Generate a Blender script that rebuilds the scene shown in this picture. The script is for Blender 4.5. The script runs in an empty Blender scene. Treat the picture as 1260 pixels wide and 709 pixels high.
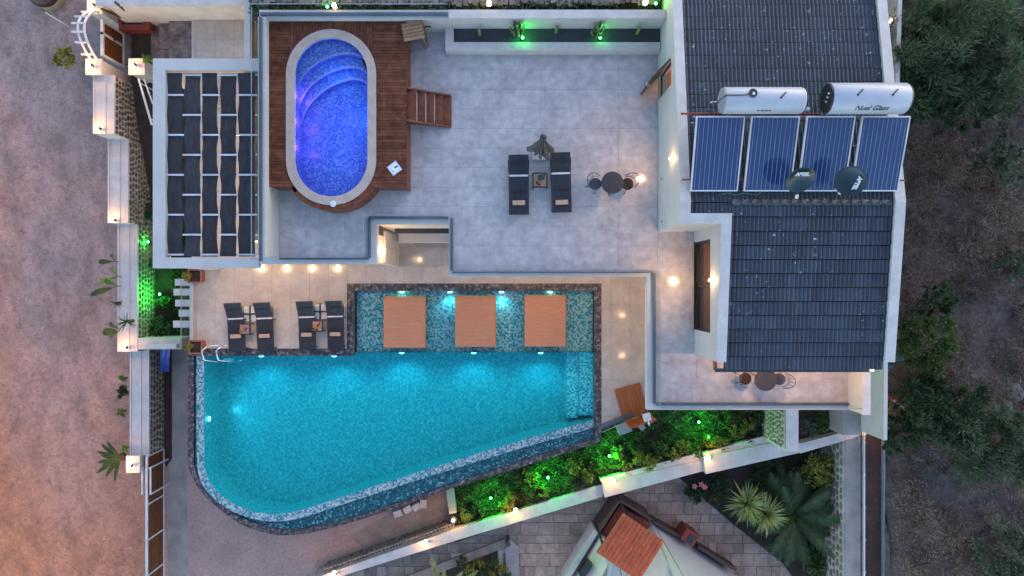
import bpy, bmesh, math, random
import numpy as np
from mathutils import Vector, Matrix
R = math.radians
random.seed(7); np.random.seed(7)
SC = bpy.context.scene
COL = SC.collection

# ------------------------------------------------------------------ camera
H, F, CX, CY = 22.0, 840.0, 630.0, 354.5      # drone height over the upper terrace (z = 0), focal length in photo pixels
cam = bpy.data.cameras.new('camera'); cam.sensor_width = 36; cam.lens = 24; cam.clip_end = 600
camo = bpy.data.objects.new('camera', cam); COL.objects.link(camo)
camo.location = (0, 0, H); camo.rotation_euler = (0, 0, 0); SC.camera = camo

# ------------------------------------------------------------------ dusk sky, soft last sun, exposure
SUN_EL, SUN_ROT = R(18), R(40)
w = bpy.data.worlds.new('World'); SC.world = w; w.use_nodes = True
nt = w.node_tree; nt.nodes.clear()
sky = nt.nodes.new('ShaderNodeTexSky'); sky.sky_type = 'NISHITA'; sky.sun_disc = False
sky.sun_elevation = SUN_EL; sky.sun_rotation = SUN_ROT
sky.air_density = 1.0; sky.dust_density = 0.2; sky.ozone_density = 1.2
bg = nt.nodes.new('ShaderNodeBackground'); bg.inputs[1].default_value = 0.15
wo = nt.nodes.new('ShaderNodeOutputWorld')
nt.links.new(sky.outputs[0], bg.inputs[0]); nt.links.new(bg.outputs[0], wo.inputs[0])
sl = bpy.data.lights.new('sun', 'SUN'); sl.energy = 0.5; sl.angle = R(110); sl.color = (1.0, 0.62, 0.50)
so = bpy.data.objects.new('sun', sl); COL.objects.link(so)
so.rotation_euler = Vector((-math.sin(SUN_ROT)*math.cos(SUN_EL), -math.cos(SUN_ROT)*math.cos(SUN_EL), -math.sin(SUN_EL))).to_track_quat('-Z', 'Y').to_euler()
SC.view_settings.view_transform = 'Standard'; SC.view_settings.look = 'None'
SC.view_settings.gamma = 1; SC.view_settings.use_curve_mapping = False
SC.view_settings.exposure = 1.8
SC.cycles.max_bounces = 7; SC.cycles.transparent_max_bounces = 12
SC.cycles.sample_clamp_indirect = 4.0; SC.cycles.caustics_reflective = False; SC.cycles.caustics_refractive = False
SC.cycles.use_denoising = True
LAMP = 0.42      # common gain of every built lamp

# ------------------------------------------------------------------ helpers
def P(px, py, z):
    d = (H - z)/F
    return Vector(((px-CX)*d, -(py-CY)*d, z))
def X_(px, z): return (px-CX)*(H-z)/F
def Y_(py, z): return -(py-CY)*(H-z)/F
WORLD = {}

def new_mat(name):
    m = bpy.data.materials.new(name); m.use_nodes = True
    n = m.node_tree.nodes; l = m.node_tree.links
    return m, n, l, n['Principled BSDF']

def mix(n, l, a, b, fac, mode='MIX'):
    m = n.new('ShaderNodeMix'); m.data_type = 'RGBA'; m.blend_type = mode
    for s, v in ((6, a), (7, b), (0, fac)):
        if hasattr(v, 'is_linked') or hasattr(v, 'links'): l.new(v, m.inputs[s])
        else: m.inputs[s].default_value = (*v, 1) if isinstance(v, tuple) and len(v) == 3 else v
    return m.outputs[2]

def noise(n, l, scale, detail=4, stretch=None, rough=0.6, offset=None):
    g = n.new('ShaderNodeNewGeometry'); mp = n.new('ShaderNodeMapping')
    l.new(g.outputs['Position'], mp.inputs[0])
    if stretch: mp.inputs['Scale'].default_value = stretch
    if offset: mp.inputs['Location'].default_value = offset
    t = n.new('ShaderNodeTexNoise'); t.inputs['Scale'].default_value = scale
    t.inputs['Detail'].default_value = detail; t.inputs['Roughness'].default_value = rough
    l.new(mp.outputs[0], t.inputs['Vector'])
    return t.outputs['Fac']

def ramp(n, l, src, stops, interp='LINEAR'):
    r = n.new('ShaderNodeValToRGB'); r.color_ramp.interpolation = interp
    e = r.color_ramp.elements
    while len(e) < len(stops): e.new(0.5)
    for k, (p, c) in enumerate(stops):
        e[k].position = p; e[k].color = (*c, 1) if isinstance(c, tuple) else (c, c, c, 1)
    l.new(src, r.inputs[0]); return r.outputs[0]

def mat(name, col, rough=0.6, col2=None, scale=1.5, stretch=None, fine=None, bump=0.0, bscale=None, spec=0.5, metal=0.0, rand=0.0, island=0.0, lo=0.35, hi=0.65):
    """Base colour with a large blotch, fine grain, per-object tint and bump."""
    m, n, l, b = new_mat(name)
    c2 = col2 or tuple(x*0.72 for x in col)
    f = ramp(n, l, noise(n, l, scale, 5, stretch), [(lo, 0.0), (hi, 1.0)])
    c = mix(n, l, c2, col, f)
    if fine:
        f2 = ramp(n, l, noise(n, l, fine[0], 3, stretch), [(0.3, 1-fine[1]), (0.7, 1+fine[1]*0.3)])
        c = mix(n, l, c, f2, 1.0, 'MULTIPLY')
    for amt, kind in ((rand, 0), (island, 1)):
        if amt:
            if kind == 0: src = n.new('ShaderNodeObjectInfo').outputs['Random']
            else: src = n.new('ShaderNodeNewGeometry').outputs['Random Per Island']
            c = mix(n, l, c, ramp(n, l, src, [(0.0, 1-amt), (1.0, 1.0)]), 1.0, 'MULTIPLY')
    l.new(c, b.inputs['Base Color'])
    b.inputs['Roughness'].default_value = rough; b.inputs['Metallic'].default_value = metal
    b.inputs['Specular IOR Level'].default_value = spec
    if bump:
        bp = n.new('ShaderNodeBump'); bp.inputs['Strength'].default_value = bump; bp.inputs['Distance'].default_value = 0.02
        l.new(noise(n, l, bscale or (fine[0] if fine else 30), 4, stretch), bp.inputs['Height']); l.new(bp.outputs[0], b.inputs['Normal'])
    return m

def emit(name, col, s):
    m, n, l, b = new_mat(name)
    b.inputs['Base Color'].default_value = (*col, 1)
    b.inputs['Emission Color'].default_value = (*col, 1); b.inputs['Emission Strength'].default_value = s
    return m

class MB:
    def __init__(s): s.v = []; s.f = []
    def add(s, vs, fs):
        o = len(s.v); s.v += [tuple(x) for x in vs]; s.f += [tuple(o+i for i in f) for f in fs]; return s
    def box(s, x0, x1, y0, y1, z0, z1):
        return s.add([(x0,y0,z0),(x1,y0,z0),(x1,y1,z0),(x0,y1,z0),(x0,y0,z1),(x1,y0,z1),(x1,y1,z1),(x0,y1,z1)],
                     [(3,2,1,0),(4,5,6,7),(0,1,5,4),(1,2,6,5),(2,3,7,6),(3,0,4,7)])
    def obox(s, c, size, rz=0.0, rx=0.0, ry=0.0):
        m = Matrix.Translation(c) @ Matrix.Rotation(rz,4,'Z') @ Matrix.Rotation(ry,4,'Y') @ Matrix.Rotation(rx,4,'X')
        a, b, d = size[0]/2, size[1]/2, size[2]/2
        vs = [m @ Vector(p) for p in ((-a,-b,-d),(a,-b,-d),(a,b,-d),(-a,b,-d),(-a,-b,d),(a,-b,d),(a,b,d),(-a,b,d))]
        return s.add(vs, [(3,2,1,0),(4,5,6,7),(0,1,5,4),(1,2,6,5),(2,3,7,6),(3,0,4,7)])
    def prism(s, pts, z0, z1):
        """pts: xy (or xyz: own top height) outline; z0 bottom, z1 top"""
        a = sum(pts[i][0]*pts[(i+1)%len(pts)][1]-pts[(i+1)%len(pts)][0]*pts[i][1] for i in range(len(pts)))
        if a < 0: pts = pts[::-1]
        n = len(pts)
        top = [(p[0],p[1],p[2] if len(p) > 2 and z1 is None else z1) for p in pts]; bot = [(p[0],p[1],z0) for p in pts]
        return s.add(bot+top, [tuple(range(n-1,-1,-1)), tuple(range(n,2*n))] + [(i,(i+1)%n,n+(i+1)%n,n+i) for i in range(n)])
    def sheet(s, pts):
        return s.add(pts, [tuple(range(len(pts)))])
    def ring(s, a, b, close=True):
        """strip between two equally long polylines"""
        n = len(a); m = n if close else n-1
        return s.add(list(a)+list(b), [(i,(i+1)%n,n+(i+1)%n,n+i) for i in range(m)])
    def tube(s, pts, r, seg=6, close=False, caps=True):
        pts = [Vector(p) for p in pts]; n = len(pts); rs = r if isinstance(r, (list, tuple)) else [r]*n
        base = len(s.v); vs = []; fs = []
        for i, p in enumerate(pts):
            if close: t = pts[(i+1)%n]-pts[i-1]
            else: t = pts[min(i+1,n-1)]-pts[max(i-1,0)]
            t.normalize(); u = t.cross(Vector((0,0,1)))
            if u.length < 1e-3: u = t.cross(Vector((1,0,0)))
            u.normalize(); v = t.cross(u)
            for k in range(seg):
                a = 2*math.pi*k/seg; vs.append(p+(u*math.cos(a)+v*math.sin(a))*rs[i])
        for i in range(n if close else n-1):
            j = (i+1) % n
            for k in range(seg):
                q = (k+1) % seg; fs.append((i*seg+k, i*seg+q, j*seg+q, j*seg+k))
        if caps and not close:
            fs.append(tuple(range(seg))); fs.append(tuple((n-1)*seg+k for k in range(seg-1,-1,-1)))
        return s.add(vs, fs)
    def lathe(s, prof, c=(0,0,0), seg=20, m=None):
        vs = []; fs = []; n = len(prof)
        for k in range(seg):
            a = 2*math.pi*k/seg
            for r, z in prof:
                p = Vector((r*math.cos(a), r*math.sin(a), z))
                vs.append((m @ p if m else p)+Vector(c))
        for k in range(seg):
            q = (k+1) % seg
            for i in range(n-1): fs.append((k*n+i, q*n+i, q*n+i+1, k*n+i+1))
        fs.append(tuple(k*n+n-1 for k in range(seg))); fs.append(tuple(k*n for k in range(seg-1,-1,-1)))
        return s.add(vs, fs)
    def mesh(s, name, m=None, off=None, smooth=False):
        me = bpy.data.meshes.new(name)
        vs = s.v if off is None else [(x-off[0], y-off[1], z-off[2]) for x, y, z in s.v]
        me.from_pydata(vs, [], s.f); me.update()
        if m: me.materials.append(m)
        if smooth: me.polygons.foreach_set('use_smooth', [True]*len(me.polygons))
        return me
    def build(s, name, m, parent=None, smooth=False):
        q = parent
        while q is not None and q.name not in WORLD: q = q.parent
        off = WORLD[q.name] if q is not None else None
        return link(name, s.mesh(name, m, off, smooth), parent)

def link(name, me, parent=None, loc=None, rot=None):
    o = bpy.data.objects.new(name, me); COL.objects.link(o)
    if parent: o.parent = parent
    if loc is not None: o.location = loc
    if rot is not None: o.rotation_euler = rot
    return o
def tag(o, label=None, cat=None, group=None, kind=None):
    if label: o['label'] = label
    if cat: o['category'] = cat
    if group: o['group'] = group
    if kind: o['kind'] = kind
    return o
def thing(name, label, cat, loc=(0,0,0), rz=0.0, group=None, local=False):
    """Empty at a thing's base. Parts of a thing that is not local are given in world coordinates."""
    o = link(name, None, None, loc, (0,0,rz)); o.empty_display_size = 0.2
    if not local: WORLD[o.name] = Vector(loc)
    o['kind'] = 'thing'
    return tag(o, label, cat, group)
def kids(o): return [c for c in bpy.data.objects if c.parent == o]
def dup(root, loc, rz=None, label=None):
    r = root.copy(); COL.objects.link(r); r.location = loc
    if rz is not None: r.rotation_euler = (0,0,rz)
    if label: r['label'] = label
    for ch in kids(root):
        c = ch.copy(); COL.objects.link(c); c.parent = r
        for g in kids(ch):
            d = g.copy(); COL.objects.link(d); d.parent = c
    return r
def bulb(parent, loc, energy, col=(1,0.62,0.28), radius=0.05, kind='POINT', aim=None, cone=120, blend=1.0):
    ld = bpy.data.lights.new('bulb', kind); ld.energy = energy*LAMP; ld.color = col; ld.shadow_soft_size = radius
    if kind == 'SPOT': ld.spot_size = R(cone); ld.spot_blend = blend
    o = link('bulb', ld, parent)
    off = WORLD.get(parent.name) if parent else None
    o.location = Vector(loc)-off if off is not None else Vector(loc)
    if aim is not None: o.rotation_euler = Vector(aim).to_track_quat('-Z','Y').to_euler()
    return o
def clip(poly, x0, x1, y0, y1):
    def cut(pts, ins, inter):
        out = []
        for i, p in enumerate(pts):
            q = pts[i-1]
            if ins(p):
                if not ins(q): out.append(inter(q,p))
                out.append(p)
            elif ins(q): out.append(inter(q,p))
        return out
    def ix(v): return lambda a,b: (v, a[1]+(b[1]-a[1])*(v-a[0])/(b[0]-a[0]))
    def iy(v): return lambda a,b: (a[0]+(b[0]-a[0])*(v-a[1])/(b[1]-a[1]), v)
    p = [tuple(q[:2]) for q in poly]
    for ins, inter in ((lambda q: q[0] >= x0, ix(x0)), (lambda q: q[0] <= x1, ix(x1)), (lambda q: q[1] >= y0, iy(y0)), (lambda q: q[1] <= y1, iy(y1))):
        if p: p = cut(p, ins, inter)
    return p
def area(p): return abs(sum(p[i][0]*p[(i+1)%len(p)][1]-p[(i+1)%len(p)][0]*p[i][1] for i in range(len(p))))/2
def inside(p, poly):
    c = False; n = len(poly)
    for i in range(n):
        a, b = poly[i], poly[i-1]
        if (a[1] > p[1]) != (b[1] > p[1]) and p[0] < (b[0]-a[0])*(p[1]-a[1])/(b[1]-a[1])+a[0]: c = not c
    return c
def tile_floor(parent, poly, tx, ty, z, m, ox=0, oy=0, gap=0.008, th=0.016, stag=0.0, name='floor_tile'):
    xs = [p[0] for p in poly]; ys = [p[1] for p in poly]; full = None
    j0, j1 = math.floor((min(ys)-oy)/ty), math.ceil((max(ys)-oy)/ty)
    for j in range(j0, j1):
        sh = ox + (j % 2)*stag*tx
        for i in range(math.floor((min(xs)-sh)/tx), math.ceil((max(xs)-sh)/tx)):
            a, b = sh+i*tx, oy+j*ty
            c = clip(poly, a+gap/2, a+tx-gap/2, b+gap/2, b+ty-gap/2)
            if len(c) < 3 or area(c) < 0.01: continue
            if area(c) > 0.995*(tx-gap)*(ty-gap):
                if full is None:
                    full = MB().box(-(tx-gap)/2, (tx-gap)/2, -(ty-gap)/2, (ty-gap)/2, -th, 0).mesh(name, m)
                link(name, full, parent, (a+tx/2, b+ty/2, z+random.uniform(-.0015,.0015)))
            else: MB().prism(c, z-th, z).build(name, m, parent)
def smooth_line(pts, n=8, close=False):
    """Catmull-Rom through 2-D points"""
    out = []; k = len(pts)
    for i in range(k if close else k-1):
        p0, p1, p2, p3 = (pts[(i-1)%k] if close or i else pts[0]), pts[i], pts[(i+1)%k], (pts[(i+2)%k] if close or i+2 < k else pts[-1])
        for t in np.linspace(0, 1, n, endpoint=False):
            out.append(tuple(0.5*((2*p1[d])+(-p0[d]+p2[d])*t+(2*p0[d]-5*p1[d]+4*p2[d]-p3[d])*t*t+(-p0[d]+3*p1[d]-3*p2[d]+p3[d])*t**3) for d in range(2)))
    if not close: out.append(tuple(pts[-1][:2]))
    return out
def quads_mesh(name, V, m):
    """V: (n,4,3) array -> mesh of loose quads, fast"""
    n = len(V); me = bpy.data.meshes.new(name)
    me.vertices.add(n*4); me.vertices.foreach_set('co', V.reshape(-1).astype(np.float32))
    me.loops.add(n*4); me.loops.foreach_set('vertex_index', np.arange(n*4, dtype=np.int32))
    me.polygons.add(n); me.polygons.foreach_set('loop_start', np.arange(0, n*4, 4, dtype=np.int32))
    me.polygons.foreach_set('loop_total', np.full(n, 4, dtype=np.int32))
    me.update(calc_edges=True); me.materials.append(m); return me
def leaf_quads(C, size, ratio=0.45, up=0.0, rng=np.random, dirs=None):
    """leaf-shaped (kite) quads with random directions at centres C (n,3)"""
    n = len(C); d = rng.normal(size=(n,3)); d[:,2] += up
    if dirs is not None: d = dirs*1.6+d*.45
    d /= np.linalg.norm(d,axis=1)[:,None]
    e = rng.normal(size=(n,3)); e -= (e*d).sum(1)[:,None]*d; e /= np.linalg.norm(e,axis=1)[:,None]
    s = size*(0.6+0.8*rng.rand(n))[:,None]
    return np.stack([C-d*s, C-d*s*0.1+e*s*ratio, C+d*s, C-d*s*0.1-e*s*ratio], 1)
def crown_points(rng, c, rad, n, clumps, spread, want_dirs=False):
    """leaf centres gathered in clumps over an uneven ellipsoid"""
    u = rng.normal(size=(clumps,3)); u /= np.linalg.norm(u,axis=1)[:,None]; u[:,2] = np.abs(u[:,2])*1.1-0.25
    K = u*(0.35+0.65*rng.rand(clumps)**0.5)[:,None]*np.array(rad)*(0.8+0.4*rng.rand(clumps))[:,None]
    i = rng.randint(0, clumps, n); r = rng.normal(size=(n,3)); r /= (np.linalg.norm(r,axis=1)[:,None]+1e-6)
    pts = K[i]+r*(rng.rand(n)**0.6)[:,None]*(spread*(.5+rng.rand(clumps)[i]))[:,None]*np.array([1,1,0.6])+np.array(c)
    return (pts, r+np.array([0,0,.35])) if want_dirs else pts

# ------------------------------------------------------------------ materials
M = {}
M['white'] = mat('white_paint', (.48,.455,.435), .65, (.42,.40,.38), 1.2, fine=(14,.06), bump=.04)
M['cap'] = mat('wall_cap_stone', (.52,.485,.46), .6, (.43,.40,.38), 2.5, fine=(25,.12), bump=.05)
M['cream'] = mat('cream_paint', (.62,.55,.47), .65, (.5,.43,.36), 1.5, fine=(18,.08))
M['utile'] = mat('grey_porcelain_tile', (.48,.455,.455), .13, (.37,.35,.352), 1.3, fine=(4,.22), rand=.07, spec=.45)
M['ltile'] = mat('beige_porcelain_tile', (.53,.445,.375), .12, (.44,.365,.305), 2.0, fine=(9,.10), rand=.08, spec=.45)
M['grout'] = mat('grout', (.25,.24,.235), .8)
M['deck'] = mat('dark_deck_wood', (.21,.080,.045), .5, (.115,.042,.026), 5, (1,1,1), fine=(40,.35), rand=.35, bump=.15, spec=.05)
M['stairwood'] = mat('red_brown_wood', (.25,.085,.043), .45, (.14,.047,.026), 6, fine=(45,.3), rand=.3, bump=.15, spec=.2)
M['orangewood'] = mat('orange_oiled_wood', (.42,.12,.022), .4, (.27,.07,.015), 9, (1,5,1), fine=(40,.25), rand=.2, bump=.1)
M['gatewood'] = mat('brown_gate_wood', (.20,.075,.028), .5, (.10,.036,.016), 6, (1,1,6), fine=(35,.3), rand=.3, bump=.15, spec=.2)
M['platwood'] = mat('pale_teak', (.53,.225,.115), .6, (.44,.185,.098), 3, (1,6,1), fine=(30,.14), rand=.03, bump=.05)
M['platedge'] = mat('warm_teak_edge', (.50,.22,.09), .5, (.4,.17,.07), 5, fine=(30,.2))
M['slatwood'] = mat('honey_slat_wood', (.36,.2,.10), .5, (.25,.13,.06), 8, (5,1,1), fine=(40,.25), rand=.3)
M['tablewood'] = mat('table_top_wood', (.40,.22,.12), .45, (.3,.15,.08), 7, (1,5,1), fine=(40,.2), rand=.2)
M['fabric'] = mat('charcoal_sling', (.036,.042,.056), .8, (.026,.031,.043), 6, fine=(160,.3), bump=.1, rand=.15, spec=.2)
M['shade'] = mat('navy_shade_cloth', (.060,.058,.066), .85, (.040,.039,.046), 4, (3,1,1), fine=(60,.25), bump=.15, rand=.25, spec=.15)
M['black'] = mat('black_metal', (.016,.018,.022), .4)
M['slate'] = mat('dark_slate_paint', (.03,.038,.055), .45, fine=(20,.2))
M['underlay'] = mat('shadow_gap_underlay', (.008,.009,.011), .9)  # near-black underlay paints the shadow lines between roof tile rows
M['rail'] = mat('grey_rail_channel', (.085,.11,.14), .45)
M['steel'] = mat('bright_steel', (.75,.76,.78), .2, metal=1.0)
M['whitemetal'] = mat('white_metal', (.60,.60,.61), .4)
M['greymetal'] = mat('grey_metal', (.25,.27,.30), .45)
M['coping'] = mat('beige_coping', (.44,.345,.285), .55, (.36,.28,.235), 4, fine=(40,.12), bump=.05)
M['soil'] = mat('dark_soil', (.05,.034,.024), .95, (.028,.02,.015), 3, fine=(20,.5), bump=.6)
M['terracotta'] = mat('terracotta', (.36,.105,.05), .65, (.26,.075,.04), 6, fine=(20,.15))
M['redbrick'] = mat('red_plaster', (.25,.045,.03), .7, (.16,.03,.022), 5, fine=(20,.2))
M['mortar'] = mat('mortar', (.47,.42,.37), .9, fine=(30,.3), bump=.3)
M['stone'] = mat('field_stone', (.20,.17,.145), .85, (.10,.085,.075), 2, fine=(18,.3), bump=.4, rand=.45, island=.55)
M['pstone'] = mat('pale_wall_stone', (.33,.29,.255), .85, (.2,.17,.15), 2, fine=(18,.3), bump=.4, rand=.4, island=.5)
M['steprock'] = mat('rough_step_stone', (.25,.2,.185), .85, (.11,.085,.085), 2.4, fine=(9,.45), bump=.8, bscale=8)
M['concrete'] = mat('grey_concrete', (.33,.30,.28), .8, (.23,.21,.20), 1.5, fine=(20,.2), bump=.15)
M['paver'] = mat('stone_paver', (.50,.345,.27), .8, (.33,.23,.18), 2.5, fine=(16,.3), bump=.3, rand=.4)
M['grpaver'] = mat('grey_stone_paver', (.31,.245,.21), .8, (.20,.16,.14), 2.5, fine=(16,.3), bump=.3, rand=.4)
M['beigefloor'] = mat('beige_outdoor_floor', (.33,.25,.2), .8, (.24,.18,.145), 2, fine=(14,.2), bump=.1)
M['bark'] = mat('bark', (.09,.065,.045), .9, fine=(20,.4), bump=.5)
M['red_tile'] = mat('red_roof_tile', (.62,.13,.045), .7, (.45,.09,.035), 3, fine=(14,.25), rand=.2, island=.3)
M['brownpaint'] = mat('brown_boards', (.10,.05,.038), .6, (.06,.03,.024), 5, fine=(25,.3), rand=.2)
M['bluetarp'] = mat('blue_tarp', (.015,.06,.32), .5, (.01,.035,.2), 6, bump=.2, bscale=12)
M['gravel'] = mat('black_gravel', (.085,.095,.115), .7, (.04,.046,.056), 30, fine=(60,.6), island=.7)
M['maroon'] = mat('maroon', (.05,.008,.01), .5, (.02,.004,.006), 5)
M['tan'] = mat('tan_towel', (.46,.30,.21), .9, (.38,.24,.17), 12, bump=.2)
M['greycloth'] = mat('taupe_parasol_cloth', (.095,.085,.088), .9, (.05,.046,.05), 5, fine=(30,.2))
M['tubeblue'] = mat('pale_blue_tube', (.16,.24,.42), .4)
M['tabletop'] = mat('dark_table_top', (.026,.03,.042), .6, (.034,.038,.052), 4, spec=.2)
M['brownseat'] = mat('dark_brown_seat', (.03,.02,.02), .7, spec=.2)
M['slabwhite'] = mat('white_concrete_slab', (.78,.77,.76), .7)
M['pink'] = mat('pink_petal', (.65,.16,.2), .6)
M['teal'] = mat('teal_scrap', (.06,.17,.2), .6)
M['paper'] = mat('white_card', (.7,.72,.76), .6, (.5,.6,.72), 20)
M['hot'] = emit('lamp_glow', (1.0,.72,.38), 5)
M['warmlit'] = emit('lit_room', (1.0,.52,.20), 0.26)
M['dimlit'] = emit('dim_lit_room', (1.0,.72,.46), .09)
M['greenhot'] = emit('green_lamp_glow', (.10,1.0,.30), 3)
M['cyanhot'] = emit('pool_lamp_glow', (.55,.95,1.0), .8)
M['violethot'] = emit('violet_lamp_glow', (.45,.4,1.0), 4)

def leafmat(name, c1, c2, trans=0.25):
    m, n, l, b = new_mat(name)
    r = n.new('ShaderNodeNewGeometry').outputs['Random Per Island']
    c = mix(n, l, c1, c2, r)
    c = mix(n, l, c, ramp(n, l, noise(n, l, 1.4, 3), [(.3,.55),(.7,1.15)]), 1.0, 'MULTIPLY')
    l.new(c, b.inputs['Base Color']); b.inputs['Roughness'].default_value = .6; b.inputs['Specular IOR Level'].default_value = .25
    t = n.new('ShaderNodeBsdfTranslucent'); l.new(c, t.inputs[0])
    mx = n.new('ShaderNodeMixShader'); mx.inputs[0].default_value = trans
    l.new(b.outputs[0], mx.inputs[1]); l.new(t.outputs[0], mx.inputs[2]); l.new(mx.outputs[0], n['Material Output'].inputs[0])
    return m
M['lf_pine'] = leafmat('pine_needles', (0.048,0.089,0.042), (0.121,0.170,0.089))
M['lf_dark'] = leafmat('dark_leaves', (0.031,0.065,0.029), (0.071,0.122,0.050))
M['lf_olive'] = leafmat('grey_green_leaves', (0.083,0.112,0.075), (0.165,0.195,0.135))
M['lf_yellow'] = leafmat('yellow_green_leaves', (0.165,0.183,0.033), (0.366,0.330,0.065))
M['lf_green'] = leafmat('garden_leaves', (0.043,0.080,0.022), (0.107,0.139,0.038))
M['lf_mid'] = leafmat('mid_green_leaves', (0.048,0.086,0.024), (0.115,0.163,0.048))
M['lf_yucca'] = leafmat('yucca_blades', (0.202,0.265,0.085), (0.404,0.420,0.155))
M['lf_palm'] = leafmat('palm_leaflets', (0.024,0.056,0.024), (0.069,0.112,0.046))
M['lf_bright'] = leafmat('bright_leaves', (.10,.22,.03), (.2,.34,.06))
M['lf_dry'] = leafmat('dry_scrub', (0.150,0.115,0.091), (0.376,0.287,0.228), .1)
M['lf_brown'] = leafmat('brown_scrub', (0.156,0.092,0.057), (0.365,0.208,0.131), .1)
M['cactus'] = mat('cactus_skin', (.12,.17,.06), .6, (.07,.11,.04), 12)

# street concrete: grey-blue patches in the north, reddish street-lamp glow painted in towards the south and west
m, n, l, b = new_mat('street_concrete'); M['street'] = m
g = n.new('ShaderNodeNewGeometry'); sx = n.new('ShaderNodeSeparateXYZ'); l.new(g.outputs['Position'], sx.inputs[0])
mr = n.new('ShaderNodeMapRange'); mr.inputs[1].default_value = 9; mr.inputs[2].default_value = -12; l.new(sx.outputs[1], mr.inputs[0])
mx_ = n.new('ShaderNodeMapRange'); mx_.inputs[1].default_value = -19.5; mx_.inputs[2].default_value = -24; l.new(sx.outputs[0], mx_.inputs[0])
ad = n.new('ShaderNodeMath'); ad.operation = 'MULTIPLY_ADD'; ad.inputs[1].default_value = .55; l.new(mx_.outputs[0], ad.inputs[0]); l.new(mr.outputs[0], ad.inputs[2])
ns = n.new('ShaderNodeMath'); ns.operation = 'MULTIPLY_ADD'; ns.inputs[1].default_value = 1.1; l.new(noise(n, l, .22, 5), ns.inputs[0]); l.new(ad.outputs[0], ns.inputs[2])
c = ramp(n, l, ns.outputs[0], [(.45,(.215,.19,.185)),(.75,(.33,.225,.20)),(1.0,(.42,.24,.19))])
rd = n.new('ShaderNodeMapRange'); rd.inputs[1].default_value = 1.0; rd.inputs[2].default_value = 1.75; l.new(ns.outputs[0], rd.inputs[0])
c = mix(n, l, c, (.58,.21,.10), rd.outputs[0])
c = mix(n, l, c, ramp(n, l, noise(n, l, 1.3, 6, (1,.55,1)), [(.32,.66),(.62,1.08)]), 1.0, 'MULTIPLY')
c = mix(n, l, c, ramp(n, l, noise(n, l, 14, 5), [(.3,.72),(.7,1.12)]), 1.0, 'MULTIPLY')
c = mix(n, l, c, ramp(n, l, noise(n, l, 4.5, 6, None, .7), [(.36,.76),(.5,1.0),(.66,1.12)]), 1.0, 'MULTIPLY')
c = mix(n, l, c, (1.06,.98,.97), 1.0, 'MULTIPLY')
vo = n.new('ShaderNodeTexVoronoi'); vo.feature = 'DISTANCE_TO_EDGE'; vo.inputs['Scale'].default_value = .33
wp = n.new('ShaderNodeVectorMath'); wp.operation = 'ADD'; l.new(g.outputs['Position'], wp.inputs[0])
nz = n.new('ShaderNodeTexNoise'); nz.inputs['Scale'].default_value = 1.6; nz.inputs['Detail'].default_value = 6; l.new(g.outputs['Position'], nz.inputs['Vector']); l.new(nz.outputs['Color'], wp.inputs[1]); l.new(wp.outputs[0], vo.inputs['Vector'])
crack = ramp(n, l, vo.outputs['Distance'], [(0,.72),(.006,.80),(.012,1.0)])
crack = mix(n, l, (1,1,1), crack, ramp(n, l, noise(n, l, .5, 2, None, .6, (7,3,1)), [(.52,0.0),(.6,1.0)]))
c = mix(n, l, c, crack, 1.0, 'MULTIPLY')
l.new(c, b.inputs['Base Color']); b.inputs['Roughness'].default_value = .85
bp = n.new('ShaderNodeBump'); bp.inputs['Strength'].default_value = .25; bp.inputs['Distance'].default_value = .03; l.new(noise(n, l, 9, 6), bp.inputs['Height']); l.new(bp.outputs[0], b.inputs['Normal'])

M['drive'] = mat('grey_mauve_concrete', (.46,.29,.245), .85, (.33,.21,.18), .5, fine=(9,.25), bump=.2)
# pool mosaic: small square chips, each with its own colour
def mosaic(name, stops, cell=.055, rough=.25, blot=None):
    m, n, l, b = new_mat(name)
    g = n.new('ShaderNodeNewGeometry'); s = n.new('ShaderNodeVectorMath'); s.operation = 'SCALE'; s.inputs[3].default_value = 1/cell
    l.new(g.outputs['Position'], s.inputs[0]); fl = n.new('ShaderNodeVectorMath'); fl.operation = 'FLOOR'; 
    a = n.new('ShaderNodeVectorMath'); a.operation = 'ADD'; a.inputs[1].default_value = (.31,.37,.43); l.new(s.outputs[0], a.inputs[0]); l.new(a.outputs[0], fl.inputs[0])
    wn = n.new('ShaderNodeTexWhiteNoise'); l.new(fl.outputs[0], wn.inputs['Vector'])
    c = ramp(n, l, wn.outputs['Value'], stops, 'CONSTANT')
    l.new(c, b.inputs['Base Color']); b.inputs['Roughness'].default_value = rough
    return m
M['mos_deep'] = mosaic('cyan_mosaic', [(0,(.025,.30,.32)),(.25,(.04,.355,.37)),(.55,(.055,.405,.415)),(.85,(.10,.47,.47))], .065)
M['mos_shelf'] = mosaic('shelf_mosaic', [(0,(.05,.28,.32)),(.2,(.09,.42,.46)),(.40,(.40,.60,.59)),(.60,(.68,.72,.67)),(.9,(.16,.48,.52))], .06)
M['mos_light'] = mosaic('pale_edge_mosaic', [(0,(.26,.33,.34)),(.3,(.08,.22,.26)),(.55,(.36,.41,.41)),(.75,(.03,.15,.20))], .06)
M['mos_teal'] = mosaic('blue_gutter_mosaic', [(0,(.006,.055,.07)),(.4,(.012,.10,.125)),(.72,(.03,.17,.20)),(.93,(.14,.30,.33))], .06)
M['mos_lit_edge'] = mosaic('lit_edge_mosaic', [(0,(.40,.42,.85)),(.5,(.50,.50,.90))], .05)  # violet light along the plunge step edges, painted as paler chips
M['mos_blue'] = mosaic('blue_mosaic', [(0,(.08,.18,.56)),(.3,(.12,.25,.66)),(.6,(.20,.35,.74)),(.85,(.32,.47,.8))], .05)
m, n, l, b = new_mat('dark_speckled_stone'); M['granite'] = m
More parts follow.
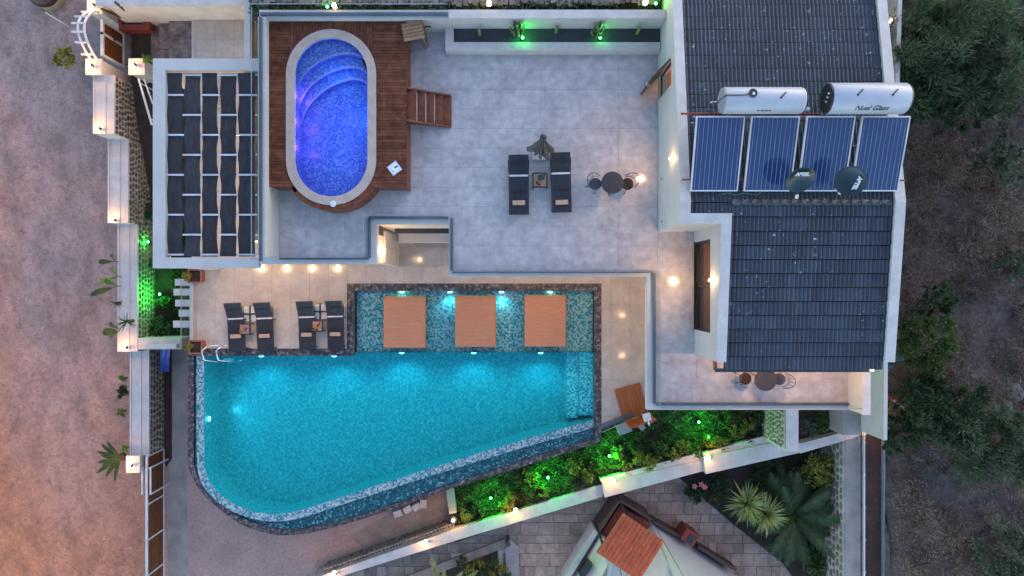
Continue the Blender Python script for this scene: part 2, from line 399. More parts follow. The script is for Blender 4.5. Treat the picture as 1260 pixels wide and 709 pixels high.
c = ramp(n, l, noise(n, l, 7, 7, None, .85), [(.40,(.012,.011,.013)),(.52,(.05,.042,.042)),(.62,(.30,.25,.23))])
l.new(c, b.inputs['Base Color']); b.inputs['Roughness'].default_value = .35

def watermat(name, tint, bumpd=.01):
    m, n, l, b = new_mat(name); n.remove(b)
    t = n.new('ShaderNodeBsdfTransparent'); t.inputs[0].default_value = (*tint, 1)
    gl = n.new('ShaderNodeBsdfGlossy'); gl.inputs['Roughness'].default_value = .03
    fr = n.new('ShaderNodeFresnel'); fr.inputs[0].default_value = 1.33
    bp = n.new('ShaderNodeBump'); bp.inputs['Strength'].default_value = .35; bp.inputs['Distance'].default_value = bumpd
    l.new(noise(n, l, 3.5, 3), bp.inputs['Height'])
    for q in (gl, fr): l.new(bp.outputs[0], q.inputs['Normal'])
    mx = n.new('ShaderNodeMixShader'); l.new(fr.outputs[0], mx.inputs[0]); l.new(t.outputs[0], mx.inputs[1]); l.new(gl.outputs[0], mx.inputs[2])
    l.new(mx.outputs[0], n['Material Output'].inputs[0]); return m
M['water'] = watermat('pool_water', (.38,.93,.97)); M['water3'] = watermat('shallow_pool_water', (.74,.95,.97)); M['water2'] = watermat('plunge_water', (.84,.9,1.0))
def glassmat(name, tint, refl=.05):
    m, n, l, b = new_mat(name); n.remove(b)
    t = n.new('ShaderNodeBsdfTransparent'); t.inputs[0].default_value = (*tint, 1)
    gl = n.new('ShaderNodeBsdfGlossy'); gl.inputs['Roughness'].default_value = .02
    mx = n.new('ShaderNodeMixShader'); mx.inputs[0].default_value = refl; l.new(t.outputs[0], mx.inputs[1]); l.new(gl.outputs[0], mx.inputs[2])
    l.new(mx.outputs[0], n['Material Output'].inputs[0]); return m
M['glass'] = glassmat('clear_rail_glass', (.93,.97,.97), .05); M['winglass'] = glassmat('window_glass', (.80,.80,.80), .10)
m, n, l, b = new_mat('solar_glass'); M['solar'] = m
c = ramp(n, l, noise(n, l, 40, 3, (4,.3,.3)), [(.3,(.013,.028,.085)),(.7,(.02,.040,.115))])
l.new(c, b.inputs['Base Color']); b.inputs['Roughness'].default_value = .06; b.inputs['Specular IOR Level'].default_value = .6
b.inputs['Coat Weight'].default_value = .6; b.inputs['Coat Roughness'].default_value = .02
# slate-coloured roof tiles with pale lichen and droppings
m, n, l, b = new_mat('slate_roof_tile'); M['rooftile'] = m
c = mix(n, l, (.021,.031,.048), (.036,.049,.072), ramp(n, l, noise(n, l, .9, 5), [(.35,0.0),(.65,1.0)]))
c = mix(n, l, c, ramp(n, l, n.new('ShaderNodeObjectInfo').outputs['Random'], [(0,.62),(1,1.2)]), 1.0, 'MULTIPLY')
c = mix(n, l, c, ramp(n, l, n.new('ShaderNodeNewGeometry').outputs['Random Per Island'], [(0,.72),(1,1.15)]), 1.0, 'MULTIPLY')
c = mix(n, l, c, ramp(n, l, noise(n, l, 22, 3), [(.3,.75),(.7,1.12)]), 1.0, 'MULTIPLY')
sp = ramp(n, l, noise(n, l, 9, 2, None, .5), [(.685,0.0),(.71,1.0)])
zone = ramp(n, l, noise(n, l, .45, 2, None, .5, (3.1,.4,0)), [(.42,0.0),(.62,1.0)])
sp2 = mix(n, l, (0,0,0), sp, zone)
c = mix(n, l, c, (.42,.43,.45), sp2)
l.new(c, b.inputs['Base Color']); b.inputs['Roughness'].default_value = .5

# ------------------------------------------------------------------ ground, street, driveway
L = -4.4                       # lower terrace
def street_z(y): return -6.43+.1057*max(-14, min(13, y))
tag(MB().sheet([(-160,-160,-9.2),(160,-160,-9.2),(160,160,-9.2),(-160,160,-9.2)]).build('ground', M['soil']), kind='structure')
me = MB(); NX, NY = 40, 50
xs = np.linspace(-60, -15.1, NX); ys = np.linspace(-40, 40, NY)
me.add([(x, y, street_z(y)+random.uniform(-.008,.008)) for y in ys for x in xs], [(j*NX+i, j*NX+i+1, (j+1)*NX+i+1, (j+1)*NX+i) for j in range(NY-1) for i in range(NX-1)])
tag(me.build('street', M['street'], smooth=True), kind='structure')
DZ = -7.55
tag(MB().prism([(-15.1,-40),(X_(372,DZ),-40)]+[tuple(P(a,b,DZ)[:2]) for a,b in ((380,716),(560,655),(572,600),(500,540))]+[(-12.0,-2.0),(-15.1,-2.0)], -9.1, DZ).build('driveway', M['drive']), kind='structure')
a = [P(207,709+40,DZ), P(233,749,DZ), P(229,560,DZ), P(228,430,DZ), P(212,430,DZ), P(207,560,DZ)]
tag(MB().prism([p[:2] for p in a], DZ-.02, DZ+.006).build('concrete_strip', M['concrete']), kind='structure')
a = [P(345,655,DZ), P(560,600,DZ), P(560,640,DZ), P(440,690,DZ)]

# ------------------------------------------------------------------ upper terrace (z = 0): slab, tiles
SLAB = [(X_(319,0), 10.2), (4.70, 10.2), (4.70, 1.86), (5.86, 1.86), (5.86,-2.0), (11.2,-2.0), (11.2, Y_(504.5,0)), (X_(796,0), Y_(504.5,0)), (X_(796,0), Y_(340.5,0)),
        (X_(552.6,0), Y_(340.5,0)), (X_(552.6,0), Y_(276,0)), (X_(463.7,0), Y_(276,0)), (X_(463.7,0), Y_(325,0)), (X_(319,0), Y_(325,0))]
slab = MB().prism(SLAB, -.30, -.010).build('upper_terrace', M['white']); tag(slab, kind='structure')
e = .30
TILED = [(X_(344,0), 8.24), (4.70, 8.24), (4.70, 1.86), (5.86, 1.86), (5.86,-2.0), (10.82,-2.0), (10.82, Y_(497,0)), (X_(805,0), Y_(497,0)), (X_(805,0), Y_(334.5,0)),
         (X_(557,0), Y_(334.5,0)), (X_(557,0), Y_(268,0)), (X_(455,0), Y_(268,0)), (X_(455,0), Y_(318,0)), (X_(344,0), Y_(318,0))]
tile_floor(slab, TILED, 1.26, .63, 0.0, M['utile'], ox=-.35, oy=.1, stag=.0, gap=.006)

# ------------------------------------------------------------------ lower terrace
PXL = lambda px: X_(px, L)
PYL = lambda py: Y_(py, L)
LOW = [(PXL(238), PYL(429)), (PXL(427), PYL(429)), (PXL(427), PYL(349)), (PXL(740), PYL(349)), (PXL(740), PYL(524)), (PXL(799), PYL(504)), (5.9, PYL(504)), (5.9, 2.6), (-8.6, 3.2), (-8.6, 10.6), (PXL(238), 10.6)]
low = MB().prism(LOW, -5.2, L-.014).build('lower_terrace', M['cap']); tag(low, kind='structure')
tile_floor(low, LOW, .73, .73, L, M['ltile'], ox=.2, oy=.13)

# lower storey of the villa under the upper slab, set back from its edge
lowst = thing('lower_storey', 'cream lower storey walls under the upper terrace slab', 'building', (0,1,L))
xw, xe = X_(463.7,0), X_(552.6,0); yn = Y_(276,0)
def wallbox(x0,x1,y0,y1,z0=L,z1=-.30, name='wall', m='cream'): return MB().box(x0,x1,y0,y1,z0,z1).build(name, M[m], lowst)
wallbox(-8.55, xw-.004, 1.55, 1.75)                    # behind the western soffit
wallbox(xw-.22, xw-.004, Y_(323,0), 1.55)              # west side of the recess
wallbox(xw-.004, xe, yn+.004, yn+.2)                   # north side of the recess
wallbox(xe+.9, 5.6, 1.45, 1.65)
wallbox(5.6, 5.8, Y_(500,0), 1.65)
wallbox(-8.75,-8.55, 1.55, 10.0)
# glazed door and lit window of the recess
MB().box(xw, xw+.03, Y_(322,0), yn-.12, -3.3, -1.15).build('window', M['cream'], lowst)
wf = MB()
for yy in np.linspace(Y_(322,0), yn-.12, 3): wf.box(xw, xw+.05, yy-.015, yy+.015, -3.3, -1.15)
wf.box(xw, xw+.062, Y_(322,0), yn-.12, -1.15, -1.12).box(xw, xw+.062, Y_(322,0), yn-.12, -3.34, -3.3)
wf.build('window_frame', M['cap'], lowst)
MB().box(xw+.3, xe-.02, yn-.16, yn-.004, -1.75, -1.62).build('lintel', M['slate'], lowst)
MB().box(xw+.28, xe-.02, yn-.42, yn-.004, -2.9, -2.55).build('ledge', M['white'], lowst)
MB().box(xw+.55, xe-.02, yn-.34, yn-.10, L, L+.45).build('bench', M['brownpaint'], lowst)

# ------------------------------------------------------------------ glass railings (dark channel, panes, top line)
def railing(label, pts, h=.9, z=0.0, chan=.05, pane=1.35, rail='rail', cap=True):
    o = thing('glass_railing', label, 'railing', (pts[0][0], pts[0][1], z))
    for a, b in zip(pts[:-1], pts[1:]):
        a, b = Vector(a[:2]), Vector(b[:2]); d = b-a; ln = d.length; d.normalize(); ang = math.atan2(d.y, d.x)
        mid = (a+b)/2
        MB().obox((mid.x, mid.y, z+.05), (ln-.002, chan*1.6, .10), ang).build('channel', M[rail], o)
        k = max(1, round(ln/pane))
        for i in range(k):
            c = a+d*(ln*(i+.5)/k)
            MB().obox((c.x, c.y, z+.1+(h-.1)/2), (ln/k-.03, .016, h-.1), ang).build('pane', M['glass'], o)
        if cap: MB().obox((mid.x, mid.y, z+h+.008), (ln, .022, .016), ang).build('top_rail', M['greymetal'], o)
    return o
U = lambda px, py: (X_(px,0), Y_(py,0))
railing('glass railing along the south edge of the upper terrace above the sunken pool', [U(557,334.7), U(804,334.7)])
railing('glass railing beside the east end of the main pool, running down to the shower', [U(804.6,336), U(804.6,496)])
railing('glass railing in front of the bistro table under the roof eave', [U(806.5,497), U(1043,497)])
railing('glass railing on the east side of the sunken recess', [U(556,269), U(556,334)])
railing('glass railing around the north and west side of the sunken recess', [U(552,268.3), U(454.8,268.3), U(454.8,317.5)])
railing('glass railing below the round plunge pool end, above the soffit lights', [U(453.5,318.2), U(345,318.2)])

# ------------------------------------------------------------------ west parapet, north wall with planter
pw = thing('parapet_wall', 'white parapet wall at the west end of the upper terrace beside the wooden deck', 'wall', (-7.7,5,0))
XP = X_(343.5,0)
MB().box(XP-.22, XP, Y_(318,0), 8.24, -.014, 1.25).build('wall', M['white'], pw)
nw = thing('garden_wall', 'long white wall behind the gravel planter with pale stone cap', 'wall', (0,8.3,0))
MB().box(XP-.22, 4.69, 8.24, 8.50, -.014, 1.14).build('wall', M['white'], nw)
zc = 1.2
MB().box(X_(552,zc), 4.69, Y_(22.3,zc), Y_(12,zc), 1.14, zc).build('cap', M['cap'], nw)
MB().box(X_(523,.5), X_(530,.5), 8.225, 8.24, .45, .55).build('vent', M['black'], nw)
railing('glass railing on the north wall behind the deck', [(X_(320,1.2), Y_(17.5,1.2)), (X_(551,1.2), Y_(17.5,1.2))], h=.8, z=1.145, pane=1.6)
railing('glass railing on the west parapet between the deck and the shade pergola', [(XP-.11, Y_(322,1.2)), (XP-.11, 8.2)], h=.8, z=1.25, pane=1.6)

pl = thing('planter_box', 'long white planter of black gravel with cacti along the north wall', 'planter', (1,7.9,0))
zp = .42; y0, y1 = Y_(67.5,0), 8.235
xl, xr = X_(548,zp), 4.69
yi0, yi1 = Y_(52,zp), 8.0
MB().box(xl, xr, y0, yi0, -.014, zp).build('front_rim', M['cap'], pl)
MB().box(xl, xl+.26, yi0, y1, -.014, zp).build('end_rim', M['cap'], pl)
MB().box(xl+.26, xr, yi0, y1, -.01, .30).build('gravel_bed', M['gravel'], pl)
rng = np.random.RandomState(3); nst = 3500
C = np.stack([rng.uniform(xl+.28, xr-.03, nst), rng.uniform(yi0+.02, y1-.02, nst), .305+.02*rng.rand(nst)], 1)
V = leaf_quads(C, .03, .8, 0, rng)
tag(link('gravel', quads_mesh('gravel', V, M['gravel']), pl), kind='stuff')
def cactus_stick(px, py, h, label, arms=0):
    p = P(px, py, .31); o = thing('cactus', label, 'cactus', p, 0, 'cacti in the gravel planter')
    prof = [(.03,0),(.055,.06),(.06,h*.5),(.055,h*.9),(.02,h)]
    MB().lathe(prof, p, 8).build('stem', M['cactus'], o, True)
    for k in range(arms):
        a = 2*math.pi*k/arms+.3; q = p+Vector((0,0,.1)); r = .14+.10*random.random(); hh = h*random.uniform(.7,1.1)
        MB().tube([q, q+Vector((math.cos(a)*r*.7, math.sin(a)*r*.7, hh*.3)), q+Vector((math.cos(a)*r, math.sin(a)*r, hh*.65)), q+Vector((math.cos(a)*r*1.05, math.sin(a)*r*1.05, hh))], [.03,.042,.045,.02], 7).build('arm', M['cactus'], o, True)
cactus_stick(590.5,44,.5,'single thin cactus stem at the west end of the gravel planter')
cactus_stick(637,45,.75,'branching cactus lit by the western green lamp of the planter', 7)
cactus_stick(684,41,.55,'lone cactus stem midway between the two green planter lamps')
cactus_stick(734,45,.7,'branching cactus lit by the eastern green lamp of the planter', 6)
cactus_stick(783,43,.6,'slanting pale cactus near the house end of the planter')

# ------------------------------------------------------------------ lamps
def green_lamp(px, py, z, label, e=18, col=(.015,1.0,.06), up=.24):
    p = P(px, py, z); o = thing('garden_spotlight', label, 'lamp', p, 0, 'green garden spotlights')
    MB().tube([p-Vector((0,0,.25)), p], .015, 6).build('stake', M['black'], o)
    MB().lathe([(.05,0),(.06,.08),(.05,.10)], p, 10).build('housing', M['black'], o)
    MB().lathe([(.048,.102),(.04,.125),(.01,.13)], p, 10).build('lens', M['greenhot'], o)
    bulb(o, p+Vector((0,0,up)), e, col, .05); return o
green_lamp(643,48,.30,'green spotlight at the foot of the western branching cactus', 9)
green_lamp(738,48,.30,'green spotlight at the foot of the eastern branching cactus', 9)

# ------------------------------------------------------------------ wooden deck with plunge pool
ZD = .92
dk = thing('timber_deck', 'raised dark brown timber deck around the oval blue plunge pool', 'deck', (-6,5.5,0))
x0, x1 = XP+.004, X_(500.5,ZD); yS, yN = Y_(230,ZD), 8.23
OX, OY = X_(407.5,ZD), 0
ohw = (X_(463,ZD)-X_(352,ZD))/2; ctop, cbot = Y_(36,ZD)-ohw, Y_(252.5,ZD)+ohw
def oval(r, n=28):
    t = [(OX+r*math.cos(a), ctop+r*math.sin(a)) for a in np.linspace(0, math.pi, n)]
    return t+[(OX+r*math.cos(a), cbot+r*math.sin(a)) for a in np.linspace(math.pi, 2*math.pi, n)]
ihw = ohw-.27
# boards: cut round the coping
bw = .098
def board(poly): 
    MB().prism(poly, ZD-.03, ZD+random.uniform(-.003,.003)).build('plank', M['deck'], dk)
def oval_x(y, side, r):
    if y > ctop: dy = y-ctop
    elif y < cbot: dy = cbot-y
    else: dy = 0
    return None if dy >= r else OX+side*math.sqrt(r*r-dy*dy)
xa, xb = X_(357,ZD), X_(459,ZD)
y = yS
while y < yN-.02:
    ya, yb = y+.004, min(y+bw-.004, yN)
    for side, lo_, hi_ in ((-1, x0, xa), (1, xb, x1)):
        ea, eb = oval_x(ya, side, ohw+.01), oval_x(yb, side, ohw+.01)
        if y > Y_(64,ZD) or ea is None or eb is None:
            la, lb = (hi_, hi_) if side < 0 else (lo_, lo_)
            if (ea is not None and (side < 0 and ea < la or side > 0 and ea > la)): la = ea
            if (eb is not None and (side < 0 and eb < lb or side > 0 and eb > lb)): lb = eb
        else: la, lb = ea, eb
        if side < 0: board([(lo_,ya),(la,ya),(lb,yb),(lo_,yb)])
        else: board([(la,ya),(hi_,ya),(hi_,yb),(lb,yb)])
    y += bw
x = xa+.004                                        # short boards running north over the head of the pool
while x < xb-.03:
    def yt(q): return ctop+math.sqrt(max(0,(ohw+.01)**2-(q-OX)**2)) if abs(q-OX) < ohw else ctop
    a_, b_ = x+.004, min(x+bw-.004, xb-.004)
    board([(a_, yt(a_)), (b_, yt(b_)), (b_, yN), (a_, yN)])
    x += bw
# round apron at the foot of the pool
ap = [(OX+(ohw+.16)*math.cos(a), cbot+(ohw+.16)*math.sin(a)) for a in np.linspace(R(222), R(330), 24)]
api = [(OX+(ohw+.012)*math.cos(a), cbot+(ohw+.012)*math.sin(a)) for a in np.linspace(R(330), R(222), 24)]
MB().prism(ap+api, ZD-.03, ZD-.002).build('plank', M['deck'], dk)
sk = MB()                                          # skirt boards round the curve
aa = np.linspace(R(205), R(338), 46)
for k in range(45):
    p, q = aa[k]+.002, aa[k+1]-.002; r_ = ohw+.15
    MB().prism([(OX+r_*math.cos(p), cbot+r_*math.sin(p)), (OX+r_*math.cos(q), cbot+r_*math.sin(q)), (OX+(r_-.03)*math.cos(q), cbot+(r_-.03)*math.sin(q)), (OX+(r_-.03)*math.cos(p), cbot+(r_-.03)*math.sin(p))], 0.0, ZD-.03).build('skirt_board', M['stairwood'], dk)
for k in range(7):
    z0_ = k*.127+.004
    MB().box(x1-.05, x1-.015, yS, yN, z0_, z0_+.12).build('skirt_board', M['stairwood'], dk)
    MB().box(xb-.2, x1-.05, yS+.02, yS+.05, z0_, z0_+.12).build('skirt_board', M['stairwood'], dk)
    MB().box(x0, OX-ohw*.86, yS+.02, yS+.05, z0_, z0_+.12).build('skirt_board', M['stairwood'], dk)

pp = thing('plunge_pool', 'oval plunge pool glowing blue and violet set in the timber deck', 'pool', (OX, 5.5, 0))
o_, i_ = oval(ohw), oval(ihw)
MB().ring([(p[0],p[1],ZD+.02) for p in i_], [(p[0],p[1],ZD+.02) for p in o_]).ring([(p[0],p[1],ZD+.02) for p in o_], [(p[0],p[1],ZD-.05) for p in o_]).ring([(p[0],p[1],ZD-.06) for p in i_], [(p[0],p[1],ZD+.02) for p in i_]).build('coping', M['coping'], pp)
MB().ring([(p[0],p[1],.03) for p in i_], [(p[0],p[1],ZD-.06) for p in i_]).build('wall', M['mos_blue'], pp)
MB().prism(i_, .02, .03).build('floor', M['mos_blue'], pp)
for k, (pa, plft, prt) in enumerate(((70,118,92),(88,140,108),(104,160,122))):     # nested crescent steps at the north end
    zst = .66-.19*k; ya_, yl_, yr_ = Y_(pa,zst), Y_(plft,zst), Y_(prt,zst); rr = ihw-.003
    wl = [(OX-rr, yl_)]+[(OX+rr*math.cos(a), ctop+rr*math.sin(a)) for a in np.linspace(math.pi, 0, 30) if True]+[(OX+rr, yr_)]
    wl[0] = (OX-rr, min(yl_, ctop)); wl[-1] = (OX+rr, min(yr_, ctop)) if yr_ < ctop else (OX+math.sqrt(max(.01,rr*rr-(yr_-ctop)**2)), yr_)
    wl = [p for p in wl[:-1] if not (yr_ > ctop and p[0] > OX and p[1] < yr_)]+[wl[-1]]
    ex, ey = wl[-1]; arc_ = []
    for a in np.linspace(0, math.pi, 26)[1:-1]:
        u = (1-math.cos(a))/2; base = ey+(wl[0][1]-ey)*u; x = ex+(wl[0][0]-ex)*u
        arc_.append((x, base+(ya_-(ey+wl[0][1])/2)*math.sin(a)**.85))
    pl_ = wl+arc_
    MB().prism(pl_, .03, zst).build('step', M['mos_blue'], pp)
    MB().ring([(p[0],p[1],zst+.004) for p in arc_], [(p[0]+(OX-p[0])*.0, p[1]+.08, zst+.004) for p in arc_], False).build('step_edge', M['mos_lit_edge'], pp)
MB().sheet([(p[0],p[1],ZD-.10) for p in oval(ihw+.001)]).build('water', M['water2'], pp)
MB().lathe([(.10,0),(.10,.02),(.06,.03)], P(410,253,ZD)+Vector((0,.05,.02)), 12).build('skimmer_lid', M['whitemetal'], pp)
for yq in (.1,.8,1.5): bulb(pp, (OX+.15, cbot+yq, .74), 5, (.18,.20,1.0), .3)
bulb(pp, (OX+ihw-.3, 5.4, .6), 7, (.05,.26,1.0), .25)
for yq in (4.4,5.2,6.0): bulb(pp, (OX-ihw+.14, yq, .66), 4.5, (.42,.12,1.0), .12)
bulb(pp, (OX+.1, ctop+.1, .78), 7, (.05,.28,1.0), .3)
# wooden stairs from the deck
stp = thing('deck_stairs', 'red-brown wooden stairs leading from the deck down to the grey terrace', 'stairs', (-3,6,0))
sx0, sx1 = x1-.005, X_(555,0); sy0, sy1 = Y_(157.5,0)+.0, Y_(117.5,0)
ns = 5; run = (sx1-sx0)/ns
for k in range(ns):
    zt = ZD-.17*(k)-.155
    MB().box(sx0+k*run+.01, sx0+(k+1)*run+.02, sy0+.05, sy1-.05, zt-.035, zt).build('tread', M['stairwood'], stp)
    MB().box(sx0+k*run+.005, sx0+k*run+.028, sy0+.05, sy1-.05, zt, zt+.02).build('nosing', M['whitemetal' if 0 < k < 4 else 'stairwood'], stp)
for yy in (sy0, sy1-.045):
    a = [(sx0, ZD+.02), (sx1, .10), (sx1, .0), (sx0+.0, ZD-.45)]
    q = MB(); q.add([(p[0], yy, p[1]) for p in a]+[(p[0], yy+.045, p[1]) for p in a], [(0,1,2,3),(7,6,5,4),(0,4,5,1),(1,5,6,2),(2,6,7,3),(3,7,4,0)]); q.build('stringer', M['stairwood'], stp)

# little slatted stand, pool notice card
sd = thing('slatted_stand', 'small honey-coloured slatted wooden stand in the corner by the deck and white wall', 'stand', (P(508,36,1.05).x, 7.90, 0), R(11), local=True)
for k in range(5): MB().box(-.32,.32,-.27+k*.11,-.27+k*.11+.095,1.0,1.03).build('slat', M['slatwood'], sd)
for sx_ in (-.28,.24):
    for sy_ in (-.24,.2): MB().box(sx_,sx_+.04,sy_,sy_+.04,0,1.0).build('leg', M['slatwood'], sd)
MB().box(.325,.345,-.27,.27,.15,1.03).build('side_board', M['stairwood'], sd)
cd = thing('notice_card', 'white square card with blue print lying on the deck beside the oval pool', 'card', P(485.5,207.3,ZD)+Vector((0,0,.006)), R(37), local=True)
MB().box(-.17,.17,-.17,.17,0,.012).build('card', M['whitemetal'], cd); MB().box(-.13,.13,-.13,.13,.012,.016).build('print', M['paper'], cd)
MB().box(.01,.12,-.02,.03,.016,.019).box(-.11,-.06,-.06,-.03,.016,.019).build('lettering', mat('blue_print', (.03,.05,.2), .6), cd)

# ------------------------------------------------------------------ main pool
def resample(pts, n=70):
    p = np.array(pts); d = np.r_[0, np.cumsum(np.linalg.norm(np.diff(p,axis=0),axis=1))]
    t = np.linspace(0, d[-1], n); return [(float(np.interp(q,d,p[:,0])), float(np.interp(q,d,p[:,1]))) for q in t]
cen = [(245,437.5),(245,470),(245,520),(245.3,562),(247,582),(253,597),(267,613),(290,628),(318,636.5),(345,638),(375,632),(430,614),(490,594.5),(550,575.5),(640,548),(731.6,522)]
tin = [(236.5,437.5),(236.5,520),(236.5,570),(240,584),(250,600),(265.5,616),(296,638.5),(331.6,652),(362,653.4),(402.6,646.5),(440.6,636),(484,622),(550,599),(640,569),(731.6,541)]
sto = [(229,437.5),(229,520),(229,570),(232.5,584),(243,604),(260.5,622),(293.5,646.5),(331.6,659),(354,660.5),(392.5,655),(438,642.5),(484,627.5),(550,604.5),(640,576.5),(740,544.5)]
cen, tin, sto = [resample(smooth_line(q, 6)) for q in (cen, tin, sto)]
def offs(line, d):
    out = []
    for i, p in enumerate(line):
        a, b = line[max(0,i-1)], line[min(len(line)-1,i+1)]; t = Vector((b[0]-a[0], b[1]-a[1])).normalized()
        out.append((p[0]+t.y*d, p[1]-t.x*d))
    return out
inn, wht = offs(cen, 5.0), offs(cen, -4.6)
inn[-1] = (731, inn[-1][1]); wht[-1] = (731, wht[-1][1]); inn[0] = (inn[0][0], 438); wht[0] = (wht[0][0], 438)
ZW = -4.50
W3 = lambda line, z, zz=None: [P(p[0], p[1], L)[:2]+(zz if zz is not None else z,) for p in line]
def W3(line, z): return [(P(p[0],p[1],L).x, P(p[0],p[1],L).y, z) for p in line]
pool = thing('swimming_pool', 'large curved infinity pool with glowing turquoise mosaic water', 'pool', (-4,-5,L))
I3, H3, T3, S3 = (W3(q, 0) for q in (inn, wht, tin, sto))
def atz(q, z): return [(p[0], p[1], z) for p in q]
ZB = -5.85
basin = [p[:2] for p in I3]+[(PXL(731), PYL(434)), (PXL(436), PYL(434)), (PXL(436), PYL(438))]
MB().prism(basin, ZB-.1, ZB).build('floor', M['mos_deep'], pool)
bz = [(p[0], p[1]) for p in basin]
MB().ring([(p[0],p[1],ZB) for p in bz], [(p[0],p[1],ZW+.02) for p in bz]).build('wall', M['mos_deep'], pool)
MB().box(PXL(436)+.002, PXL(731)-.002, PYL(434)+.002, PYL(358), -5.9, -4.80).build('shelf', M['mos_shelf'], pool)
zs = [(PXL(436), PYL(358)), (PXL(731), PYL(358))]
MB().add([(zs[0][0],zs[0][1],-4.8),(zs[1][0],zs[1][1],-4.8),(zs[1][0],zs[1][1],-4.4),(zs[0][0],zs[0][1],-4.4)], [(0,1,2,3)]).build('shelf_wall', M['mos_shelf'], pool)
MB().ring(atz(I3, ZW+.012), atz(H3, ZW+.012), False).build('infinity_edge', M['mos_light'], pool)
MB().ring(atz(H3, ZW+.012), atz(H3, -4.72), False).ring(atz(H3, -4.72), atz(T3, -4.66), False).build('overflow_gutter', M['mos_teal'], pool)
MB().ring(atz(T3, -4.66), atz(T3, -4.55), False).ring(atz(T3, -4.55), atz(S3, -4.55), False).ring(atz(S3, -4.55), atz(S3, -7.7), False).build('outer_rim', M['granite'], pool)
cop = [(229,429),(427,429),(427,349),(740,349),(740,544.5),(731,541),(731,358),(436,358),(436,438),(229,438)]
cop = [W3([q], 0)[0][:2] for q in cop]
tile_floor(pool, cop, .62, .62, L+.012, M['granite'], ox=.1, oy=.05, gap=.006, th=.2, name='coping_stone')
for k, (xa_, xb_, zt) in enumerate(((713,731,-4.86),(698,713,-5.25))):
    MB().box(PXL(xa_), PXL(xb_)-.003, PYL(514+(731-xb_)*.3), PYL(434)-.003, ZB, zt).build('step', M['mos_shelf'], pool)
    MB().box(PXL(xa_)-.0, PXL(xa_)+.035, PYL(514+(731-xb_)*.3), PYL(434)-.003, zt, zt+.006).build('step_edge', M['mos_light'], pool)
wsurf = [p[:2] for p in I3]+[(PXL(731), PYL(434)), (PXL(436), PYL(434)), (PXL(436), PYL(438))]
MB().sheet([(PXL(436), PYL(434), ZW), (PXL(731), PYL(434), ZW), (PXL(731), PYL(358), ZW), (PXL(436), PYL(358), ZW)]).build('shallow_water', M['water3'], pool)
MB().sheet([(p[0],p[1],ZW) for p in wsurf][::-1]).build('water', M['water'], pool)
CY_ = (.10,.74,1.0); PG = .95
def pool_lamp(px, py, z, aim, e, cone=150):
    p = W3([(px,py)], z)[0]; d = Vector(aim).normalized()
    mt = d.to_track_quat('Z','Y').to_matrix().to_4x4()
    MB().lathe([(.10,-.02),(.10,.02),(.05,.035)], p, 14, mt).build('pool_light', M['cyanhot'], pool)
    bulb(pool, Vector(p)+d*.14, e*PG, CY_, .10, 'SPOT', d, cone, .7)
for px in (493,553,617,677.5): pool_lamp(px, 359.5, -4.62, (0,-1,.0), 26)
for px in (317,408): pool_lamp(px, 439.5, -4.80, (0,-1,-.03), 78)
for px in (491.5,582,666): pool_lamp(px, 436, -4.92, (0,-1,-.03), 78)
pool_lamp(252, 518, -4.80, (1,0,-.05), 55)
# pool ladder
ld = thing('pool_ladder', 'chrome pool ladder rails with white step at the pool corner near the loungers', 'ladder', P(268,434,L))
for px in (260,277):
    q = P(px,433,L); x = q.x
    MB().tube([(x+.28,q.y+.25,L), (x+.1,q.y+.28,L+.55), (x-.02,q.y+.1,L+.78), (x,q.y-.25,L+.62), (x+.18,q.y-.4,L-.1), (x+.3,q.y-.42,L-.9)], .022, 8).build('handrail', M['steel'], ld, True)
MB().box(P(272,0,L).x, P(284,0,L).x, P(0,446,L).y, P(0,441.5,L).y, L-.25, L-.2).build('step', M['whitemetal'], ld)
# three wooden sun platforms on the shelf
for px0, px1, py0, py1, lab in ((472,523,365,428,'square wooden platform in the shallow pool, nearest the loungers'), (560,609.5,364,427,'square wooden platform in the shallow pool, middle of three'), (645.5,695.5,363.5,426.5,'square wooden platform in the shallow pool, nearest the pool steps')):
    zt = -4.22; xa_, xb_, ya_, yb_ = X_(px0,zt), X_(px1,zt), Y_(py1,zt), Y_(py0,zt)
    o = thing('sun_platform', lab, 'platform', ((xa_+xb_)/2, (ya_+yb_)/2, -4.8), 0, 'sun platforms in the shallow shelf')
    MB().box(xa_+.04, xb_-.04, ya_+.04, yb_-.04, -4.8, zt-.045).build('base', M['platedge'], o)
    nb = 13; bwid = (yb_-ya_-.10)/nb
    for k in range(nb): MB().box(xa_, xb_, ya_+k*bwid+.0012, ya_+(k+1)*bwid-.0012, zt-.04, zt+random.uniform(-.001,.001)).build('plank', M['platwood'], o)
    MB().box(xa_, xb_, yb_-.096, yb_, zt-.04, zt-.006).build('edge_board', M['platedge'], o)
    MB().box(xb_+.001, xb_+.025, ya_, yb_, zt-.10, zt-.012).build('edge_board', M['platedge'], o)

# ------------------------------------------------------------------ pergola with woven shade cloth
pg = thing('shade_pergola', 'white pergola frame with dark shade cloth woven between white bars', 'pergola', (-10,4,L))
gx0, gx1, gi0, gi1 = X_(188,0), X_(318.5,0), X_(203.5,0), X_(316,0)
gy0, gy1, gj0, gj1 = Y_(330,0), Y_(72,0), Y_(317,0), Y_(86.5,0)
MB().box(gx0, gi0, gy0, gy1, -.35, 0).build('beam', M['white'], pg)
MB().box(gi0, gx1, gj1, gy1, -.352, -.002).build('beam', M['white'], pg)
MB().box(gi0, gx1, gy0, gj0, -.352, -.002).build('beam', M['white'], pg)
for (a_, b_) in ((gx0+.05, gy0+.05), (gx0+.05, gy1-.4), (gx1-.4, gy1-.4)): MB().box(a_, a_+.3, b_, b_+.3, L, -.36).build('post', M['white'], pg)
zb = -.14
bars = [Y_(92.5+24.55*k, zb) for k in range(10)]
